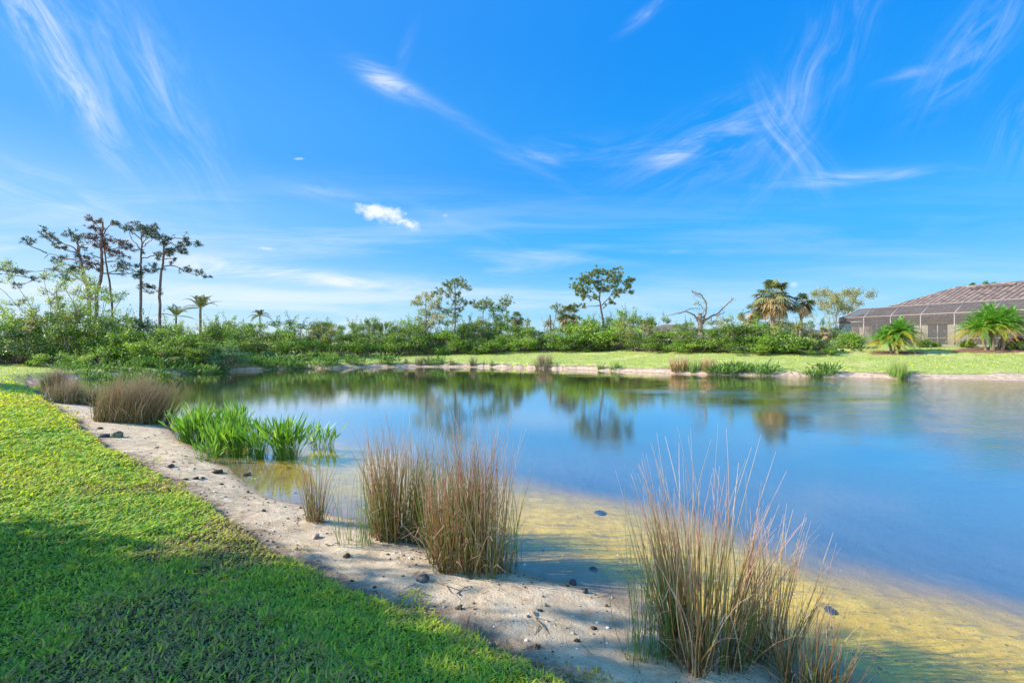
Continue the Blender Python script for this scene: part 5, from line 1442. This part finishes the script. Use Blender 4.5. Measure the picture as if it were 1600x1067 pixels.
def cage():
    root = thing('pool_cage', (HC[0], HC[1], FLOOR), 'bronze-framed screen cage over the patio in front of the cream house', 'screen enclosure', rz=HR)
    xs = [-8.3 + 2.38 * i for i in range(13)]; HB, HT = 2.62, 3.5; WD = 7.55; IN = 1.15
    for i, x in enumerate(xs):
        mb = MB(); mb.bar((x, 0, 0), (x, 0, HB), .07, .07); mb.build('post', MAT['bronze'], root)
        tx = x + (IN if i == 0 else 0)
        mb = MB(); mb.bar((x + .0, 0, HB), (tx, IN, HT), .055, .07); mb.bar((tx, IN, HT), (tx, WD - IN, HT), .055, .07); mb.bar((tx, WD - IN, HT), (x, WD - .02, HB), .055, .07)
        mb.build('roof_rib', MAT['bronze'], root)
    x0, x1 = xs[0], xs[-1]
    for nm, a, b, w in (('front_beam', (x0, 0, HB), (x1, 0, HB), .09), ('front_ridge', (x0 + IN, IN, HT), (x1, IN, HT), .07), ('rear_ridge', (x0 + IN, WD - IN, HT), (x1, WD - IN, HT), .07),
                        ('end_beam', (x0, 0, HB), (x0, WD, HB), .09), ('sill_rail', (x0, 0, .05), (x1, 0, .05), .06), ('end_rail', (x0, 0, .05), (x0, WD, .05), .06), ('end_ridge', (x0 + IN, IN, HT), (x0 + IN, WD - IN, HT), .07), ('waist_rail', (x0, 0, HB - .42), (x0 + 2.38, 0, HB - .42), .07), ('end_waist_rail', (x0, 0, HB - .42), (x0, WD, HB - .42), .07)):
        mb = MB(); mb.bar(a, b, w, w); mb.build(nm, MAT['bronze'], root)
    for k in (2.5, 5.0):
        mb = MB(); mb.bar((x0, k, 0), (x0, k, HB), .06); mb.build('end_post', MAT['bronze'], root)
    def panel(name, P, off=(0, 0, 0)):
        mb = MB(); mb.add(np.array(P, float), [(0, 1, 2, 3)]); mb.build(name, MAT['screen'], root)
    for i in range(len(xs) - 1):
        a, b = xs[i], xs[i + 1]; ta = a + (IN if i == 0 else 0)
        panel('wall_screen', [(a + .04, .0, .08), (b - .04, .0, .08), (b - .04, .0, HB - .04), (a + .04, .0, HB - .04)])
        panel('slope_screen', [(a + .03, .02, HB + .03), (b - .03, .02, HB + .03), (b - .03, IN, HT), (ta + .03, IN, HT)])
        panel('top_screen', [(ta + .03, IN + .03, HT + .01), (b - .03, IN + .03, HT + .01), (b - .03, WD - IN, HT + .01), (ta + .03, WD - IN, HT + .01)])
        panel('rear_slope_screen', [(a + .03, WD - .04, HB + .03), (b - .03, WD - .04, HB + .03), (b - .03, WD - IN, HT), (ta + .03, WD - IN, HT)])
    panel('end_screen', [(x0, .04, .08), (x0, WD, .08), (x0, WD, HB - .04), (x0, .04, HB - .04)])
    panel('end_slope_screen', [(x0 + .01, .04, HB), (x0 + .01, WD, HB), (x0 + IN, WD - IN, HT), (x0 + IN, IN, HT)])


house(); cage()


def far_house(label, px, top, d, w, seed, wall='stucco', name='far_house'):
    x = (px - 800) / FPX * d; g = H(x, d); zt = CAMZ + (HOR - top) / FPX * d - g; root = thing(name, (x, d, g), label, 'house', rz=.1)
    mb = MB(); mb.box(-w / 2 + .6, w / 2 - .6, -3, 4, -.3, zt * .62); mb.build('wall', MAT[wall], root)
    mb = MB(); e = zt * .6; h = w / 2
    mb.add([(-h, -4, e), (h, -4, e), (h, 5, e), (-h, 5, e), (-h * .35, .5, zt), (h * .35, .5, zt)], [(0, 1, 5, 4), (2, 3, 4, 5)], [(1, 2, 5), (3, 0, 4)], v=.45); mb.build('roof', MAT['tiles'], root)


far_house('low brown tile roof just showing above the thicket, left of the dead snag', 1052, 507, 62, 7, 1)
far_house('distant roof barely visible through the thicket near the small palms', 352, 516, 60, 7, 2)
far_house('pale far house glimpsed between the smaller sabal palm and the twiggy tree', 1262, 514, 66, 6, 3)
far_house('distant low roof behind the grey-green tree trunks', 678, 523, 64, 6, 4)


# ---- clipped and low plants by the house
def bush(label, px, py, top, wpx, mat, seed, n=2600, size=.085, cat='bush', group='bushes planted by the house', flat=1.0, name='bush', d=None):
    rg = np.random.default_rng(seed)
    if d is None: c = ground(px, py); d = c[1]
    x = (px - 800) / FPX * d; c = np.array([x, d, H(x, d)]); h = max(.15, CAMZ + (HOR - top) / FPX * d - c[2]); w = wpx / FPX * d
    root = thing(name, tuple(c), label, cat, group); lf = MB(); st = MB()
    for i in range(16):
        a = rg.uniform(0, 6.3); r = rg.uniform(0, 1) ** .6; p = np.array([cos(a) * r * w * .36, sin(a) * r * w * .3, h * (.55 + .1 * rg.normal()) * (1 - .35 * r * r)])
        blob_leaves(lf, rg, p, min(w * .26, h * .42), n // 16, size, 1.0, up=.2)
        st.tube(np.stack([[p[0] * .2, p[1] * .2, -.05], p * .6 + rg.normal(0, .02, 3), p]), [.02, .015, .008], 4)
    st.build('stems', MAT['bark_grey'], root); lf.build('foliage', MAT[mat], root)


bush('clipped dense green bush at the left corner of the screen cage', 1327, 544, 519, 46, 'leaf_bright', 1, 6000, .09)
bush('pale dry grassy bush between the little fan palm and the clipped bush', 1300, 544, 532, 18, 'leaf_pale', 2, 900)
bush('small yellow-green bush at the foot of the two-panel sliding door', 1462, 542, 534, 14, 'leaf_bright', 3, 900)
bush('low green bush behind the left date palm', 1440, 543, 530, 24, 'leaf_mid', 4, 1500)
bush('low leafy bush along the cage left of the largest date palm', 1512, 543, 531, 28, 'leaf_mid', 5, 1800)
bush('variegated low hedge right of the largest date palm trunks', 1585, 545, 532, 50, 'leaf_pale', 6, 3000)
for i, (px, py, t_, w_) in enumerate([(1304, 549, 543, 10), (1332, 549, 544, 8), (1344, 550, 541, 9), (1316, 549, 545, 6)]):
    bush(['leftmost young plant in the dry bed by the clipped bush', 'short young plant in the dry bed below the clipped bush', 'tallest young plant in the dry bed, nearest the left date palm', 'tiniest young plant in the dry bed'][i],
         px, py, t_, w_, 'leaf_mid', 20 + i, 260, .07, 'young plant', 'young plants in the dry bed', name='young_plant')
MAT['leaf_red'] = leaf_mat('red_leaves', [(0, (.10, .03, .025)), (.6, (.24, .06, .04)), (1, (.30, .16, .06))], .3)
bush('red-leaved shrub behind the hedge at the right edge', 1590, 541, 525, 34, 'leaf_red', 7, 1800)
